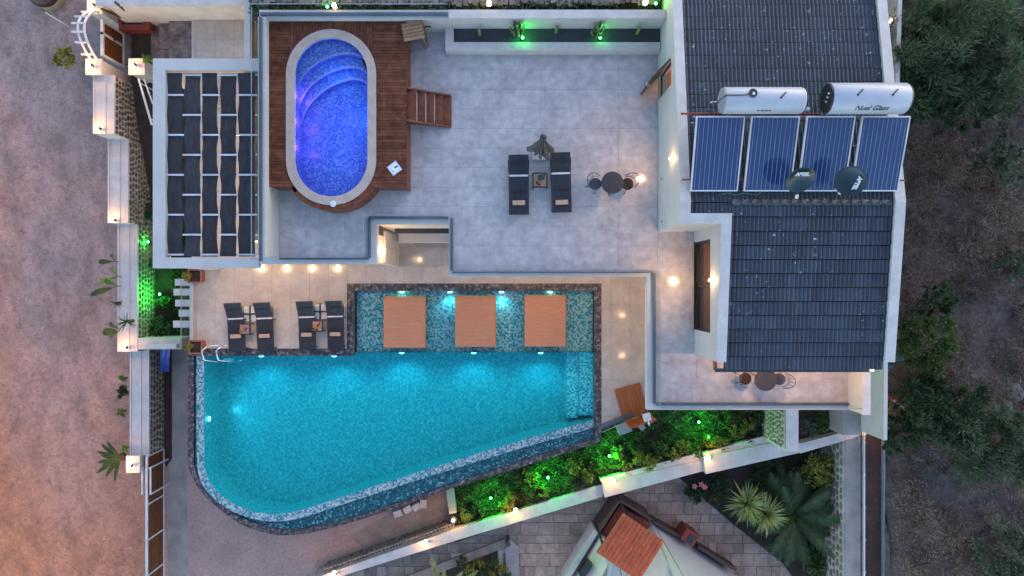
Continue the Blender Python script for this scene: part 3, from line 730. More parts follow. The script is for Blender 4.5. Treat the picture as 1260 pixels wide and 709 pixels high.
for k, y in enumerate(bars): MB().box(gi0+.004, gx1-.1, y-.028, y+.028, zb-.018, zb+.018).build('bar', M['whitemetal'], pg)
cols = [(205,225),(227,247),(248.5,268),(271,291),(293,314)]
for c, (a_, b_) in enumerate(cols):
    xa_, xb_ = X_(a_,zb), X_(b_,zb); vs = []; fs = []
    ys_ = np.linspace(bars[0]+.06, bars[-1]-.06, 91); nc = 7
    for j, y in enumerate(ys_):
        t = (y-bars[0])/(bars[-1]-bars[0])*9
        s = math.cos(math.pi*(t+c)); nar = .018*abs(math.sin(math.pi*t))+.01*math.sin(3.1*t+c)
        for i in range(nc):
            u = i/(nc-1)
            vs.append((xa_+nar+(xb_-xa_-2*nar)*u, y, zb+.032*s+.012*math.sin(u*9+j*.11)*abs(math.sin(math.pi*t))))
    for j in range(90):
        for i in range(nc-1): fs.append((j*nc+i, j*nc+i+1, (j+1)*nc+i+1, (j+1)*nc+i))
    MB().add(vs, fs).build('cloth_strip', M['shade'], pg, True)
pgl = thing('ceiling_lamp', 'warm lamp below the pergola beside the cream wall', 'lamp', (-8.85, 4.6, -1.2))
MB().box(-8.95,-8.76,4.5,4.7,-1.35,-1.1).build('shade', M['hot'], pgl)
bulb(pgl, (-9.2,4.6,-1.2), 90, (1,.6,.3), .12)
# soffit downlights under the western slab
for k, px in enumerate((323,354,385,416)):
    zz = -.365; x = (px-CX)*(H+8.47)/F
    o = thing('soffit_light', ['round soffit light at the pergola corner','second soffit light from the pergola corner','third soffit light from the pergola corner','soffit light nearest the sunken recess'][k], 'lamp', (x, .88, zz), 0, 'soffit lights over the loungers')
    MB().lathe([(.035,-.02),(.035,.02)], (x,.88,zz+.012), 10).build('lens', M['hot'], o)
    bulb(o, (x,.88,zz-.06), 80, (1,.58,.27), .05)
o = thing('recess_lamp', 'warm lamp on the cream wall of the sunken recess', 'lamp', (xw+.1, Y_(309,-1), -1))
MB().box(xw+.03, xw+.12, Y_(312,-1), Y_(306,-1), -.8, -.6).build('shade', M['hot'], o); bulb(o, (xw+.3, Y_(309,-1), -.8), 20, (1,.55,.25), .06)
for k,(x_, y_) in enumerate(((.5,1.25),(3.4,1.25))):
    o = thing('soffit_light', ['soffit light over the pool terrace behind the middle platform','soffit light over the pool terrace near the pool steps'][k], 'lamp', (x_,y_,-.33), 0, 'soffit lights over the pool terrace')
    MB().lathe([(.05,-.02),(.05,.02)], (x_,y_,-.318), 10).build('lens', M['hot'], o); bulb(o, (x_,y_-.1,-.4), 80, (1,.58,.27), .06)
for k, y_ in enumerate((-1.2,-3.0)):
    o = thing('soffit_light', ['soffit light beside the pool end, middle of the side passage','soffit light beside the pool end next to the shower'][k], 'lamp', (5.0,y_,-.33), 0, 'soffit lights over the side passage')
    MB().lathe([(.05,-.02),(.05,.02)], (5.0,y_,-.318), 10).build('lens', M['hot'], o); bulb(o, (4.9,y_,-.4), 13, (1,.58,.27), .06)

# ------------------------------------------------------------------ the house
RY, RZ = 2.40, 2.97
def zt(y): return RZ-.161*(y-RY) if y > RY else RZ-.122*(RY-y)
hs = thing('villa', 'white villa with dark slate-coloured tiled gable roof and white parapets', 'house', (8,3,0))
XW, XS, XE = 4.71, 5.87, 10.98; YJ = 1.81; YSO = -2.12; YNO = 11.5; PT = .27
def gable(x0_, x1_, ya_, yb_, zbot, name='wall', dz=0.0, m='white'):
    """wall whose top follows the roof pitch"""
    ys_ = sorted({ya_, yb_} | ({RY} if ya_ < RY < yb_ else set()))
    q = MB()
    for a_, b_ in zip(ys_[:-1], ys_[1:]):
        q.add([(x0_,a_,zbot),(x1_,a_,zbot),(x1_,b_,zbot),(x0_,b_,zbot),(x0_,a_,zt(a_)+dz),(x1_,a_,zt(a_)+dz),(x1_,b_,zt(b_)+dz),(x0_,b_,zt(b_)+dz)],
              [(3,2,1,0),(4,5,6,7),(0,1,5,4),(1,2,6,5),(2,3,7,6),(3,0,4,7)])
    return q.build(name, M[m], hs)
DY0, DY1, DH = 6.03, 6.86, 1.80
# west wall of the north block with its open door
gable(XW, XW+PT, YJ, DY0, 0, dz=-.05); gable(XW, XW+PT, DY1, YNO, 0, dz=-.05)
gable(XW, XW+PT, DY0, DY1, DH, 'lintel', dz=-.05)
gable(XW-.012, XW+PT+.01, YJ-.012, YNO, zt(YNO)-.2, 'parapet_cap', m='cap') if False else None
def cap(x0_, x1_, ya_, yb_):
    ys_ = sorted({ya_, yb_} | ({RY} if ya_ < RY < yb_ else set())); q = MB()
    for a_, b_ in zip(ys_[:-1], ys_[1:]):
        q.add([(x0_,a_,zt(a_)-.048),(x1_,a_,zt(a_)-.048),(x1_,b_,zt(b_)-.048),(x0_,b_,zt(b_)-.048),(x0_,a_,zt(a_)),(x1_,a_,zt(a_)),(x1_,b_,zt(b_)),(x0_,b_,zt(b_))],
              [(3,2,1,0),(4,5,6,7),(0,1,5,4),(1,2,6,5),(2,3,7,6),(3,0,4,7)])
    q.build('parapet_cap', M['cap'], hs)
cap(XW-.008, XW+PT+.008, YJ+.28, YNO)
cap(XW-.008, XS+PT+.008, YJ-.008, YJ+.28)
cap(XS-.008, XS+PT+.008, YSO-.008, YJ-.008)
cap(XE-PT-.008, XE+.008, YSO-.008, YNO)
gable(XW+PT, XS+PT, YJ, YJ+.27, 0, dz=-.05)                        # jog wall facing south
WY0, WY1, WZ = -1.34, 1.47, 1.78
gable(XS, XS+PT, YSO, WY0, 0, dz=-.05); gable(XS, XS+PT, WY1, YJ, 0, dz=-.05); gable(XS, XS+PT, WY0, WY1, WZ, 'lintel', dz=-.05)
gable(XE-PT, XE, YSO, YNO, -7.0, dz=-.05)
MB().box(XS+PT, XE-PT, YSO+.15, YSO+.35, 0, 2.2).build('wall', M['cream'], hs)
MB().box(XS+.2, XE-PT, YSO+.16, YNO, -6.5, -.31).build('wall', M['white'], hs)
# lit rooms behind the door and the sliding window
MB().box(XW+.9, XW+.95, DY0-.6, DY1+.6, 0, 2.0).build('lit_interior', M['warmlit'], hs)
MB().box(XW+.3, XW+.9, DY0-.6, DY1+.6, -.01, .004).build('room_floor', M['tablewood'], hs)
MB().box(XS+1.3, XS+1.35, WY0-.2, WY1+.2, 0, 2.0).build('lit_interior', M['warmlit'], hs)
MB().box(XS+.3, XS+1.3, WY0-.2, WY1+.2, -.01, .004).build('room_floor', M['tablewood'], hs)
bulb(hs, (XS+.75, .75, 1.7), 16, (1,.55,.22), .1); bulb(hs, (XW+.6, 6.4, 1.5), 10, (1,.5,.18), .08)
wn = MB().box(XS+.10, XS+.13, WY0+.04, WY1-.04, .05, WZ-.05).build('window', M['winglass'], hs)
fr = MB(); fr.box(XS+.08,XS+.16,WY0,WY1,WZ-.07,WZ).box(XS+.08,XS+.16,WY0,WY1,0,.06)
for y in (WY0, WY0+1.37, WY1-.07): fr.box(XS+.075,XS+.165,y,y+.07,.06,WZ-.07)
fr.build('window_frame', M['black'], wn)
# open door leaf
dl = link('door', None, hs); dl.location = Vector((XW-.01, DY1-.06, 0))-WORLD[hs.name]; dl.rotation_euler = (0,0,R(226)); WORLD[dl.name] = Vector((0,0,0))
MB().box(0,.80,-.02,.02,.01,DH-.05).build('leaf', M['black'], dl); MB().box(.70,.78,-.05,.05,.9,.95).build('handle', M['steel'], dl)
MB().box(XW+.10,XW+.16,DY0,DY0+.05,0,DH).box(XW+.10,XW+.16,DY1-.05,DY1,0,DH).box(XW+.08,XW+.14,DY0,DY1,-.005,.02).build('door_frame', M['black'], hs)
for p in ((X_(815,.6),3.4),(X_(815.5,.6),2.05)): MB().box(XW-.02,XW,p[1],p[1]+.06,.5,.62).build('socket', M['greymetal'], hs)
MB().box(X_(843,.4), X_(846,.4), YJ-.02, YJ, .38,.44).build('socket', M['greymetal'], hs)
# roof underlay and tiles
rf = link('roof', None, hs); rf.location = (0,0,0); WORLD[rf.name] = WORLD[hs.name]
def slope(x0_, x1_, ya_, yb_):
    q = MB(); q.add([(x0_,ya_,zt(ya_)-.22),(x1_,ya_,zt(ya_)-.22),(x1_,yb_,zt(yb_)-.22),(x0_,yb_,zt(yb_)-.22),(x0_,ya_,zt(ya_)-.16),(x1_,ya_,zt(ya_)-.16),(x1_,yb_,zt(yb_)-.16),(x0_,yb_,zt(yb_)-.16)],
      [(3,2,1,0),(4,5,6,7),(0,1,5,4),(1,2,6,5),(2,3,7,6),(3,0,4,7)]); q.build('roof_deck', M['underlay'], rf)
EAVE = -2.34
slope(XS+PT, XE-PT, EAVE, RY); slope(XW+PT, XE-PT, RY, YNO); slope(XW+PT, XS+PT, YJ+.27, RY)
TW, TL = .246, .397
def tile_verts(down):
    """two-roll tile, own x 0..TW, y from the upper (0) to the lower end (-TL), raised at the lower end"""
    vs = []; N = 12
    for (y, lift) in ((-.012,.006),(-TL+.012,.040)):
        for i in range(N+1):
            u = i/N; vs.append((TW*u, y*down, lift+.036*(0.5-0.5*math.cos(4*math.pi*u))**.8))
    for i in range(N+1): vs.append((TW*i/N, (-TL+.012)*down, -.004))
    fs = []
    for i in range(N):
        f1, f2 = (i, i+1, N+2+i, N+1+i), (N+1+i, N+2+i, 2*N+3+i, 2*N+2+i)
        fs += [f1, f2] if down < 0 else [f1[::-1], f2[::-1]]
    return vs, fs
nx = int((XE-PT-XS-PT)/TW)+1
v, f = tile_verts(1); tm = MB().add(v, f).mesh('roof_tile', M['rooftile'], smooth=False)
pitch = math.atan(.122)
rows = int((RY-EAVE)/TL)
for r_ in range(rows+1):
    yu = RY-r_*TL
    if yu-TL < EAVE-.2: break
    for k in range(int((XE-PT-(XS+PT))/TW)+1):
        x = XS+PT+k*(XE-PT-XS-PT)/(int((XE-PT-XS-PT)/TW)+1)
        o = link('roof_tile', tm, rf, Vector((x, yu, zt(yu)-.155))-WORLD[hs.name], (R(random.uniform(-.4,.4))+pitch, R(random.uniform(-.5,.5)), R(random.uniform(-.5,.5))))
for k in range(5): link('roof_tile', tm, rf, Vector((XW+PT+.002+k*.24, RY-.0, zt(RY)-.155))-WORLD[hs.name], (pitch,0,0))
# north slope: same tiles joined
v2, f2 = tile_verts(-1); q = MB(); p2 = math.atan(.161)
rows = int((YNO-RY)/TL)
for r_ in range(rows):
    yu = RY+r_*TL
    nxx = int((XE-PT-XW-PT)/TW)+1
    for k in range(nxx):
        x = XW+PT+k*(XE-PT-XW-PT)/nxx; dz = random.uniform(-.003,.003)
        q.add([(x+a_, yu+b_*math.cos(p2), zt(yu)-.155+c_-b_*math.sin(p2)+dz) for a_,b_,c_ in v2], f2)
tag(q.build('roof_tiles', M['rooftile'], rf), kind='stuff')
for k in range(17):                                               # ridge tiles
    x = XS+PT+k*.28
    if x > XE-PT-.1: break
    MB().tube([(x,RY,zt(RY)-.13),(x+.29,RY,zt(RY)-.14)], [.10,.085], 10).build('ridge_tile', M['rooftile'], rf, True)
MB().box(XS+.04, XE-PT-.2, EAVE-.10, EAVE-.0, zt(EAVE)-.30, zt(EAVE)-.19).build('gutter', M['slate'], rf)
MB().box(XE-PT-.32, XE-PT-.25, EAVE-.06, EAVE-.0, zt(EAVE)-.19, zt(EAVE)-.13).build('gutter_lamp', M['hot'], rf)
MB().box(XS+.02,XS+.1,EAVE-.05,EAVE+.25,zt(EAVE)-.4,zt(EAVE)-.25).build('eave_end', M['orangewood'], rf)
# balcony end parapet
be = thing('parapet_wall', 'white end parapet of the south balcony beside the east boundary wall', 'wall', (10.9,-3,0))
MB().box(10.82,11.04,Y_(503.5,0),YSO-.02,-.014,.92).build('wall', M['white'], be); MB().box(10.815,11.05,Y_(504,0),YSO-.02,.92,.97).build('cap', M['cap'], be)
# wall lamps of the house
def wall_lamp(p, d, label, e=22, grp='warm wall lamps of the villa'):
    o = thing('wall_lamp', label, 'lamp', p, 0, grp); d = Vector(d)
    m_ = Vector(p)+d*.05
    MB().obox(m_, (.08,.08,.16)).build('body', M['whitemetal'], o)
    for s in (-1,1):
        MB().obox(m_+Vector((0,0,s*.09)), (.07,.07,.02)).build('lens', M['hot'], o)
        bulb(o, m_+Vector((0,0,s*.14))+d*.12, e/2, (1,.56,.22), .05)
    bulb(o, m_+Vector((0,0,-.2))+d*.2, e*13, (1,.55,.24), .08, 'SPOT', d*.75+Vector((0,0,-.65)), 140, 1.0)
wall_lamp((XW, Y_(195,1.95), 1.95), (-1,0,0), 'up and down wall lamp on the white wall by the western solar panel', 7)
wall_lamp((XS, Y_(345,1.98), 1.98), (-1,0,0), 'up and down wall lamp beside the tall sliding window', 12)
for k, x_ in enumerate((7.3, 9.6)):
    o = thing('soffit_light', ['eave light above the bistro table','eave light at the balcony end'][k], 'lamp', (x_,-2.08,2.05), 0, 'lights under the south eave')
    MB().lathe([(.05,-.02),(.05,.02)], (x_,-2.08,2.05), 10).build('lens', M['hot'], o); bulb(o, (x_,-2.18,1.9), 85, (1,.50,.19), .06)

# ------------------------------------------------------------------ solar collectors and tanks
pz0, pz1 = 3.05, 3.67; py0, py1 = Y_(235.5,pz0), Y_(143,pz1)
tops = ((857,917),(924.7,984.5),(993,1053),(1061,1120.7))
ang = math.atan2(pz1-pz0, py1-py0); plen = math.hypot(pz1-pz0, py1-py0)
for k, (a_, b_) in enumerate(tops):
    xa_, xb_ = X_(a_,pz1), X_(b_,pz1)
    o = thing('solar_collector', ['blue solar collector at the west end of the row by the wall lamp','blue solar collector second from the west, partly behind a dish','blue solar collector third from the west, between the two dishes','blue solar collector at the east end, overhanging the parapet'][k], 'solar panel', ((xa_+xb_)/2, py0, pz0), 0, 'solar collectors on the roof', local=True)
    o.rotation_euler = (ang,0,0); wd = xb_-xa_
    MB().box(-wd/2+.03, wd/2-.03, .03, plen-.03, -.05, .0).build('glass', M['solar'], o)
    MB().box(-wd/2,-wd/2+.035,0,plen,-.06,.012).build('frame', M['whitemetal'], o); MB().box(wd/2-.035,wd/2,0,plen,-.06,.012).build('frame', M['whitemetal'], o)
    MB().box(-wd/2+.036,wd/2-.036,0,.035,-.06,.012).build('frame', M['whitemetal'], o); MB().box(-wd/2+.036,wd/2-.036,plen-.035,plen,-.06,.012).build('frame', M['whitemetal'], o)
    for i in range(10):
        x = -wd/2+wd*(i+.8)/10.6
        MB().box(x-.006, x+.006, .05, plen-.05, .0, .005).build('absorber_tube', M['tubeblue'], o)
    for x in (-wd/2+.1, wd/2-.14):
        MB().box(x, x+.04, .02, .06, -.35, -.06).build('leg', M['greymetal'], o); MB().box(x, x+.04, plen-.08, plen-.04, -.75, -.06).build('leg', M['greymetal'], o)
def text_mesh(s, size, mtx, m, shear=0.0, bold=0.0):
    cu = bpy.data.curves.new('lettering', 'FONT'); cu.body = s; cu.size = size; cu.align_x = 'CENTER'; cu.align_y = 'CENTER'; cu.shear = shear; cu.extrude = .001; cu.offset = bold
    tmp = bpy.data.objects.new('lettering', cu); COL.objects.link(tmp)
    dg = bpy.context.evaluated_depsgraph_get(); me = bpy.data.meshes.new_from_object(tmp.evaluated_get(dg))
    bpy.data.objects.remove(tmp); me.transform(mtx); me.materials.clear(); me.materials.append(m); return me
ink = mat('dark_print', (.02,.022,.03), .6)
def tank(px0, px1, pyc, r, z, label, dark_cap, slots):
    xa_, xb_ = X_(px0,z), X_(px1,z); yc = Y_(pyc,z); c = Vector(((xa_+xb_)/2, yc, z)); ln = xb_-xa_
    o = thing('water_tank', label, 'water tank', c-Vector((0,0,r)), 0, 'hot water tanks on the roof')
    mt = Matrix.Rotation(R(90),4,'Y')
    MB().lathe([(r*.95,-ln/2),(r,-ln/2+.03),(r,ln/2-.03),(r*.95,ln/2)], c, 40, mt).build('drum', mat('tank_steel', (.38,.40,.45), .35, (.33,.35,.40), 1.2, fine=(10,.05)), o, True)
    capm = M['black'] if dark_cap else M['greymetal']
    MB().lathe([(r*.93,-ln/2-.035),(r*.97,-ln/2+.002),(r*.9,-ln/2+.01)], c, 40, mt).build('end_cap', capm, o)
    MB().lathe([(r*.9,ln/2-.01),(r*.97,ln/2-.002),(r*.93,ln/2+.035)], c, 40, mt).build('end_cap', capm if dark_cap else M['whitemetal'], o)
    for sx_ in slots:
        p = c+Vector((sx_, .06, r))
        MB().obox(p+Vector((0,0,.01)), (.03,.20,.02), R(-42)).lathe([(.03,-.01),(.03,.02)], p-Vector((.06,.07,.012)), 10).build('strap_bolt', M['black'], o)
    for sx_ in (-ln*.3, ln*.3): MB().box(c.x+sx_-.03, c.x+sx_+.03, yc-.2, yc+.2, z-r-.55, z-r+.02).build('cradle', M['greymetal'], o)
    return o, c, ln
t1, c1, l1 = tank(889,985,124,.345,3.95,'silver hot water tank with a float vent on top, west of the other tank', False, (.45,))
pv = c1+Vector((-.5*l1+.68, .10, .345))
MB().lathe([(.11,0),(.115,.03),(.10,.05)], pv, 20).build('vent_cap', M['black'], t1); MB().lathe([(.04,.05),(.03,.065)], pv+Vector((.01,-.02,0)), 10).build('vent_pin', M['whitemetal'], t1)
MB().tube([pv+Vector((-.08,.0,.03)), pv+Vector((-.2,-.05,.02)), pv+Vector((-.70,-.05,.0)), pv+Vector((-.95,-.25,-.2))], .014, 6).build('pipe', M['black'], t1)
me = MB()
for k, cc in enumerate(((.05,.12,.45),(.02,.02,.03),(.02,.02,.03),(.35,.05,.05))):
    MB().obox(c1+Vector((-.02+k*.10-.12, -.345*math.sin(R(62)), .345*math.cos(R(62))+.0)), (.07,.006,.05), 0, R(-30)).build('lettering', mat('tank_mark', cc, .6), t1)
t2, c2, l2 = tank(1018,1113,121.5,.40,4.03,'larger silver hot water tank with dark end cap and script lettering', True, (-.35,.55))
an = R(52); mt = Matrix.Translation(Vector((.02+.0, -.404*math.sin(an), .404*math.cos(an)))) @ Matrix.Rotation(an,4,'X')
tx = text_mesh('Nuel Glass', .20, mt, ink, .35, .003)
o = link('lettering', tx, t2, c2-WORLD[t2.name])
for dx in ((-.02,.08),(-.02,0),(-.02,-.09)): MB().lathe([(.025,-.02),(.025,.03)], c2+Vector((-l2/2-.05, dx[1], .12+dx[1])), 8, Matrix.Rotation(R(90),4,'Y')).build('fitting', M['whitemetal'], t2)
pr = thing('roof_pipe', 'dark red iron bar lying across the roof under the tanks', 'pipe', (X_(925,3.4), Y_(140,3.4), 3.4))
MB().tube([P(838,140,3.35), P(1008,140.5,3.42)], .03, 8).build('bar', M['redbrick'], pr)
pr2 = thing('roof_pipe', 'short dark red iron bar poking out under the lower edge of the solar row', 'pipe', (X_(970,3.0), Y_(222,3.0), 3.0))
MB().tube([P(839,221,2.98), P(1114,222,2.98)], .025, 8).build('bar', M['redbrick'], pr2)
pk = thing('pipe_cluster', 'tangle of black pipes and white fittings between the two tanks', 'pipes', P(996,132,3.5))
MB().tube([P(985,124,3.8), P(1000,124,3.8), P(1012,124,3.9)], .016, 6).tube([P(990,128,3.8), P(988,140,3.5)], .02, 6).tube([P(1004,126,3.8), P(1002,139,3.5)], .016, 6).build('pipe', M['black'], pk)
MB().lathe([(.05,0),(.06,.06),(.04,.12)], P(993,135,3.5), 10).build('valve', M['whitemetal'], pk)
MB().tube([P(872,125,3.6), P(882,127,3.7), P(890,125,3.8)], .018, 6).tube([P(869,133,3.5), P(875,140,3.45), P(884,134,3.5), P(880,126,3.6)], .012, 6).build('pipe', M['black'], pk)
MB().tube([P(874,126,3.62), P(889,125.5,3.75)], .022, 6).build('fitting', M['whitemetal'], pk)
hose = thing('garden_hose', 'thin green hose lying on the roof below the solar row', 'hose', P(910,239,2.9))
MB().tube([P(884,240,2.93), P(895,237.5,2.93), P(905,240,2.93), P(915,238,2.93), P(932,240,2.93), P(936,236,2.95)], .014, 6).build('hose', mat('green_hose', (.02,.12,.09), .5), hose, True)

def dish(px, py, z, nrm, up2, label, txt, trot, arm):
    c = P(px,py,z); o = thing('satellite_dish', label, 'satellite dish', c, 0, 'satellite dishes in front of the solar row')
    nz_ = Vector(nrm).normalized(); q = nz_.to_track_quat('Z','Y').to_matrix().to_4x4()
    Rr = .385; prof = [(.001,0),(Rr*.3,.010),(Rr*.6,.036),(Rr*.85,.07),(Rr,.098),(Rr+.012,.098),(Rr*.85,.060),(Rr*.6,.025),(.001,-.012)]
    vs = MB().lathe(prof, c-nz_*.05, 36, q); vs.build('reflector', mat('dark_teal_dish', (.010,.030,.038), .3), o, True)
    tm_ = text_mesh(txt, .135, q @ Matrix.Rotation(trot,4,'Z') @ Matrix.Translation((0,.17,.046)) , M['whitemetal'], 0, .012)
    link('lettering', tm_, o, (0,0,0))
    e_ = P(*arm); b0 = c+q.to_3x3()@Vector((0,-.3,.03)) if False else c+(e_-c)*.3-nz_*.12
    MB().tube([b0, e_], .018, 6).build('arm', M['black'], o)
    MB().lathe([(.02,-.07),(.045,-.05),(.045,.05),(.03,.07)], e_, 10, (c-e_).to_track_quat('Z','Y').to_matrix().to_4x4()).build('receiver', M['whitemetal'], o)
    MB().tube([c-nz_*.06, (c.x+.02, c.y-.12, 2.85)], .025, 8).build('mast', M['greymetal'], o)
dish(984.5,220.5,3.95,(.06,-.62,.72),0,'dark teal satellite dish over the second and third solar panels','ASTEL',R(-6),(980.5,242,3.55))
dish(1046.5,222.5,3.98,(-.36,-.30,.86),0,'dark teal satellite dish over the fourth solar panel','ASTEL',R(-62),(1034,236.5,3.75))

# ------------------------------------------------------------------ loungers, towels, side tables
def lounger(raise_deg):
    o = thing('sun_lounger', 'x', 'sun lounger', (0,0,0), 0, 'dark sling sun loungers', local=True)
    wd, y0_, yp, y1_, z = .605, -.94, .27, .93, .33; h = wd/2
    for s in (-1,1):
        MB().box(s*h-.018, s*h+.018, y0_, yp, z-.05, z).build('side_rail', M['black'], o)
        for y in (y0_+.06, yp-.05): MB().box(s*h-.016, s*h+.016, y-.02, y+.02, 0, z-.05).build('leg', M['black'], o)
    q = MB(); N = 12
    def sling(ya_, yb_, zz, sag, name):
        vs = []; 
        for j in range(N+1):
            for i in range(7):
                u, v_ = i/6, j/N
                vs.append((-h+.02+(wd-.04)*u, ya_+(yb_-ya_)*v_, zz-sag*math.sin(math.pi*u)*math.sin(math.pi*v_)))
        return MB().add(vs, [(j*7+i, j*7+i+1, (j+1)*7+i+1, (j+1)*7+i) for j in range(N) for i in range(6)])
    sling(y0_, yp-.03, z-.004, .025, 'seat').build('seat', M['fabric'], o, True)
    MB().box(-h-.02, h+.02, y0_-.03, y0_, z-.06, z).build('end_rail', M['black'], o)
    for yy in (-.22,): MB().box(-h+.02, h-.02, yy-.012, yy+.012, z-.05, z+.001).build('cross_bar', M['black'], o)
    MB().box(-h+.01, h-.01, yp-.028, yp+.028, z-.03, z+.002).build('hinge_bar', M['whitemetal'], o)
    b_ = link('backrest', None, o, (0, yp+.03, z)); b_.rotation_euler = (R(raise_deg),0,0); WORLD[b_.name] = Vector((0,0,0))
    L_ = y1_-yp-.03
    for s in (-1,1): MB().box(s*h-.018, s*h+.018, 0, L_, -.035, .004).build('back_rail', M['black'], b_)
    MB().box(-h+.02, h-.02, L_-.03, L_, -.03, .006).build('top_rail', M['black'], b_)
    MB().box(-h+.02, h-.02, L_*.55, L_*.55+.015, -.01, .008).build('back_seam', M['black'], b_)
    qb = sling(0, L_-.03, 0, .03, 'x'); qb.build('back_sling', M['fabric'], b_, True)
    zt_ = math.sin(R(raise_deg))*L_*.75
    for s in (-1,1): MB().tube([(s*(h+.01), yp+.1, z-.03), (s*(h+.03), yp+.03+L_*.72, z+zt_*.3)], .014, 6).build('support', M['black'], o)
    return o
def towel(px, py, z, rz, label):
    o = thing('folded_towel', label, 'towel', P(px,py,z), rz, 'tan folded towels on the loungers', local=True)
    MB().box(-.20,.20,-.072,.072,0,.03).build('fold', M['tan'], o); MB().box(-.195,.195,-.065,.075,.031,.055).build('fold', M['tan'], o)
lf = lounger(4)
lf.location = P(638.3,226.8,.3).xy.to_3d(); lf.rotation_euler = (0,0,R(.6)); lf['label'] = 'flat dark sun lounger on the upper terrace, west of the little side table'
lf.location.z = .0
o = dup(lf, (0,0,0), R(1.6), 'flat dark sun lounger on the upper terrace, between the side table and the bistro set'); p = P(690.2,224,.3); o.location = (p.x,p.y,0)
towel(638.4,249.8,.335,R(.6),'tan folded towel on the upper-terrace lounger west of the side table')
towel(691.3,249.3,.335,R(2.5),'tan folded towel on the upper-terrace lounger nearest the bistro set')
lr = lounger(26)
LOC = ((290.6,401,'dark sun lounger with raised back nearest the pool ladder'), (326,400.5,'dark sun lounger with raised back, second from the pool ladder'), (377.8,399,'dark sun lounger with raised back, third from the pool ladder'), (413,398.3,'dark sun lounger with raised back beside the dark pool kerb'))
for k, (px, py, lab) in enumerate(LOC):
    p = P(px,py,L+.3)
    if k == 0: lr.location = (p.x,p.y,L); lr.rotation_euler = (0,0,R(3)); lr['label'] = lab; o = lr
    else: o = dup(lr, (p.x,p.y,L), R(3-.6*k), lab)
    o['group'] = 'sun loungers by the main pool'
    towel(px-.4, py+13, L+.335, R(3-k), 'tan folded towel on the '+lab.replace('dark sun ','').replace(' with raised back',''))
def side_table(px, py, z, label, rz=0, w_=.42):
    o = thing('side_table', label, 'side table', P(px,py,z), rz, 'small wooden side tables', local=True); h = w_/2
    for k in range(4): MB().box(-h+.025+k*(w_-.05)/4+.002, -h+.025+(k+1)*(w_-.05)/4-.002, -h+.025, h-.025, .36, .385).build('plank', M['tablewood'], o)
    for s in (-1,1):
        MB().box(s*h-.02, s*h+.02, -h-.0, h+.0, .34, .39).build('frame', M['black'], o); MB().box(-h+.02, h-.02, s*h-.02, s*h+.02, .34, .388).build('frame', M['black'], o)
        for t in (-1,1): MB().box(s*h-.018, s*h+.018, t*h-.018, t*h+.018, 0, .34).build('leg', M['black'], o)
    return P(px,py,z)
def cup(p, col, label, r=.035):
    o = thing('cup', label, 'cup', p, 0, 'cups on the side tables')
    MB().lathe([(r*.7,0),(r,.09),(r*.85,.09),(r*.6,.02)], p, 12).build('body', mat('cup_glaze', col, .3), o, True); MB().lathe([(r*.8,.06),(r*.8,.062)], p, 12).build('drink', M['soil'], o)
z_ = .0; tp = side_table(663.8,224,z_,'small dark-framed wooden side table between the two upper loungers', 0, .44)
bo = thing('potted_plant', 'grey-green plant in a bowl on the upper side table', 'plant', tp+Vector((.04,.08,.388)))
MB().lathe([(.07,0),(.12,.05),(.13,.09),(.11,.09),(.10,.06)], tp+Vector((.04,.08,.388)), 16).build('bowl', M['greymetal'], bo, True)
rng = np.random.RandomState(5); C = crown_points(rng, tp+Vector((.04,.08,.50)), (.11,.11,.05), 260, 14, .04)
link('foliage', quads_mesh('foliage', leaf_quads(C,.025,.4,.4,rng)-np.array(tp+Vector((.04,.08,.388))), M['lf_olive']), bo)
cup(tp+Vector((-.10,-.10,.388)), (.04,.01,.012), 'dark cup at the west side of the upper side table'); cup(tp+Vector((-.02,-.15,.388)), (.05,.012,.012), 'dark cup at the front of the upper side table')
tq = side_table(305.6,404.5,L,'wooden side table with a blue item between the loungers near the ladder', 0, .40)
o = thing('phone', 'blue flat item lying on the lower side table near the ladder', 'phone', tq+Vector((.05,.0,.388)), R(-35), local=True); MB().box(-.04,.04,-.075,.075,0,.012).build('case', mat('blue_case', (.04,.05,.35), .4), o)
cup(tq+Vector((-.12,-.08,.388)), (.45,.15,.03), 'orange cup on the side table near the ladder', .045); cup(tq+Vector((-.06,.1,.388)), (.5,.35,.1), 'pale drink on the side table near the ladder')
tq = side_table(393.8,400.5,L,'wooden side table with a dark twig between the loungers near the pool kerb', 0, .40)
cup(tq+Vector((-.12,-.1,.388)), (.2,.02,.02), 'red cup on the side table near the pool kerb'); cup(tq+Vector((.0,-.13,.388)), (.08,.02,.02), 'dark cup on the side table near the pool kerb')
o = thing('table_ornament', 'dark twig ornament on the side table near the pool kerb', 'ornament', tq+Vector((.06,.05,.388))); MB().tube([tq+Vector((.0,-.02,.40)), tq+Vector((.06,.05,.42)), tq+Vector((.12,.13,.43))], .02, 6).build('twig', M['black'], o)
for px, py, lab in ((308.5,386.5,'parasol base of four pale slabs between the loungers near the ladder'), (394.5,383.5,'parasol base of four pale slabs between the loungers near the pool kerb')):
    p = P(px,py,L); o = thing('parasol_base', lab, 'parasol base', p, 0, 'parasol bases by the main pool', local=True)
    for sx_ in (-1,1):
        for sy_ in (-1,1): MB().box(sx_*.16-.125+.02*sx_*0, sx_*.16+.125, sy_*.16-.125+.0, sy_*.16+.125, .03, .075).build('slab', M['slabwhite'], o)
    MB().box(-.02,.02,-.32,.32,.0,.085).build('cross_bar', M['slate'], o); MB().box(-.32,.32,-.02,.02,.0,.08).build('cross_bar', M['slate'], o); MB().lathe([(.035,0),(.035,.35)], (0,0,0), 12).build('socket', M['slate'], o)

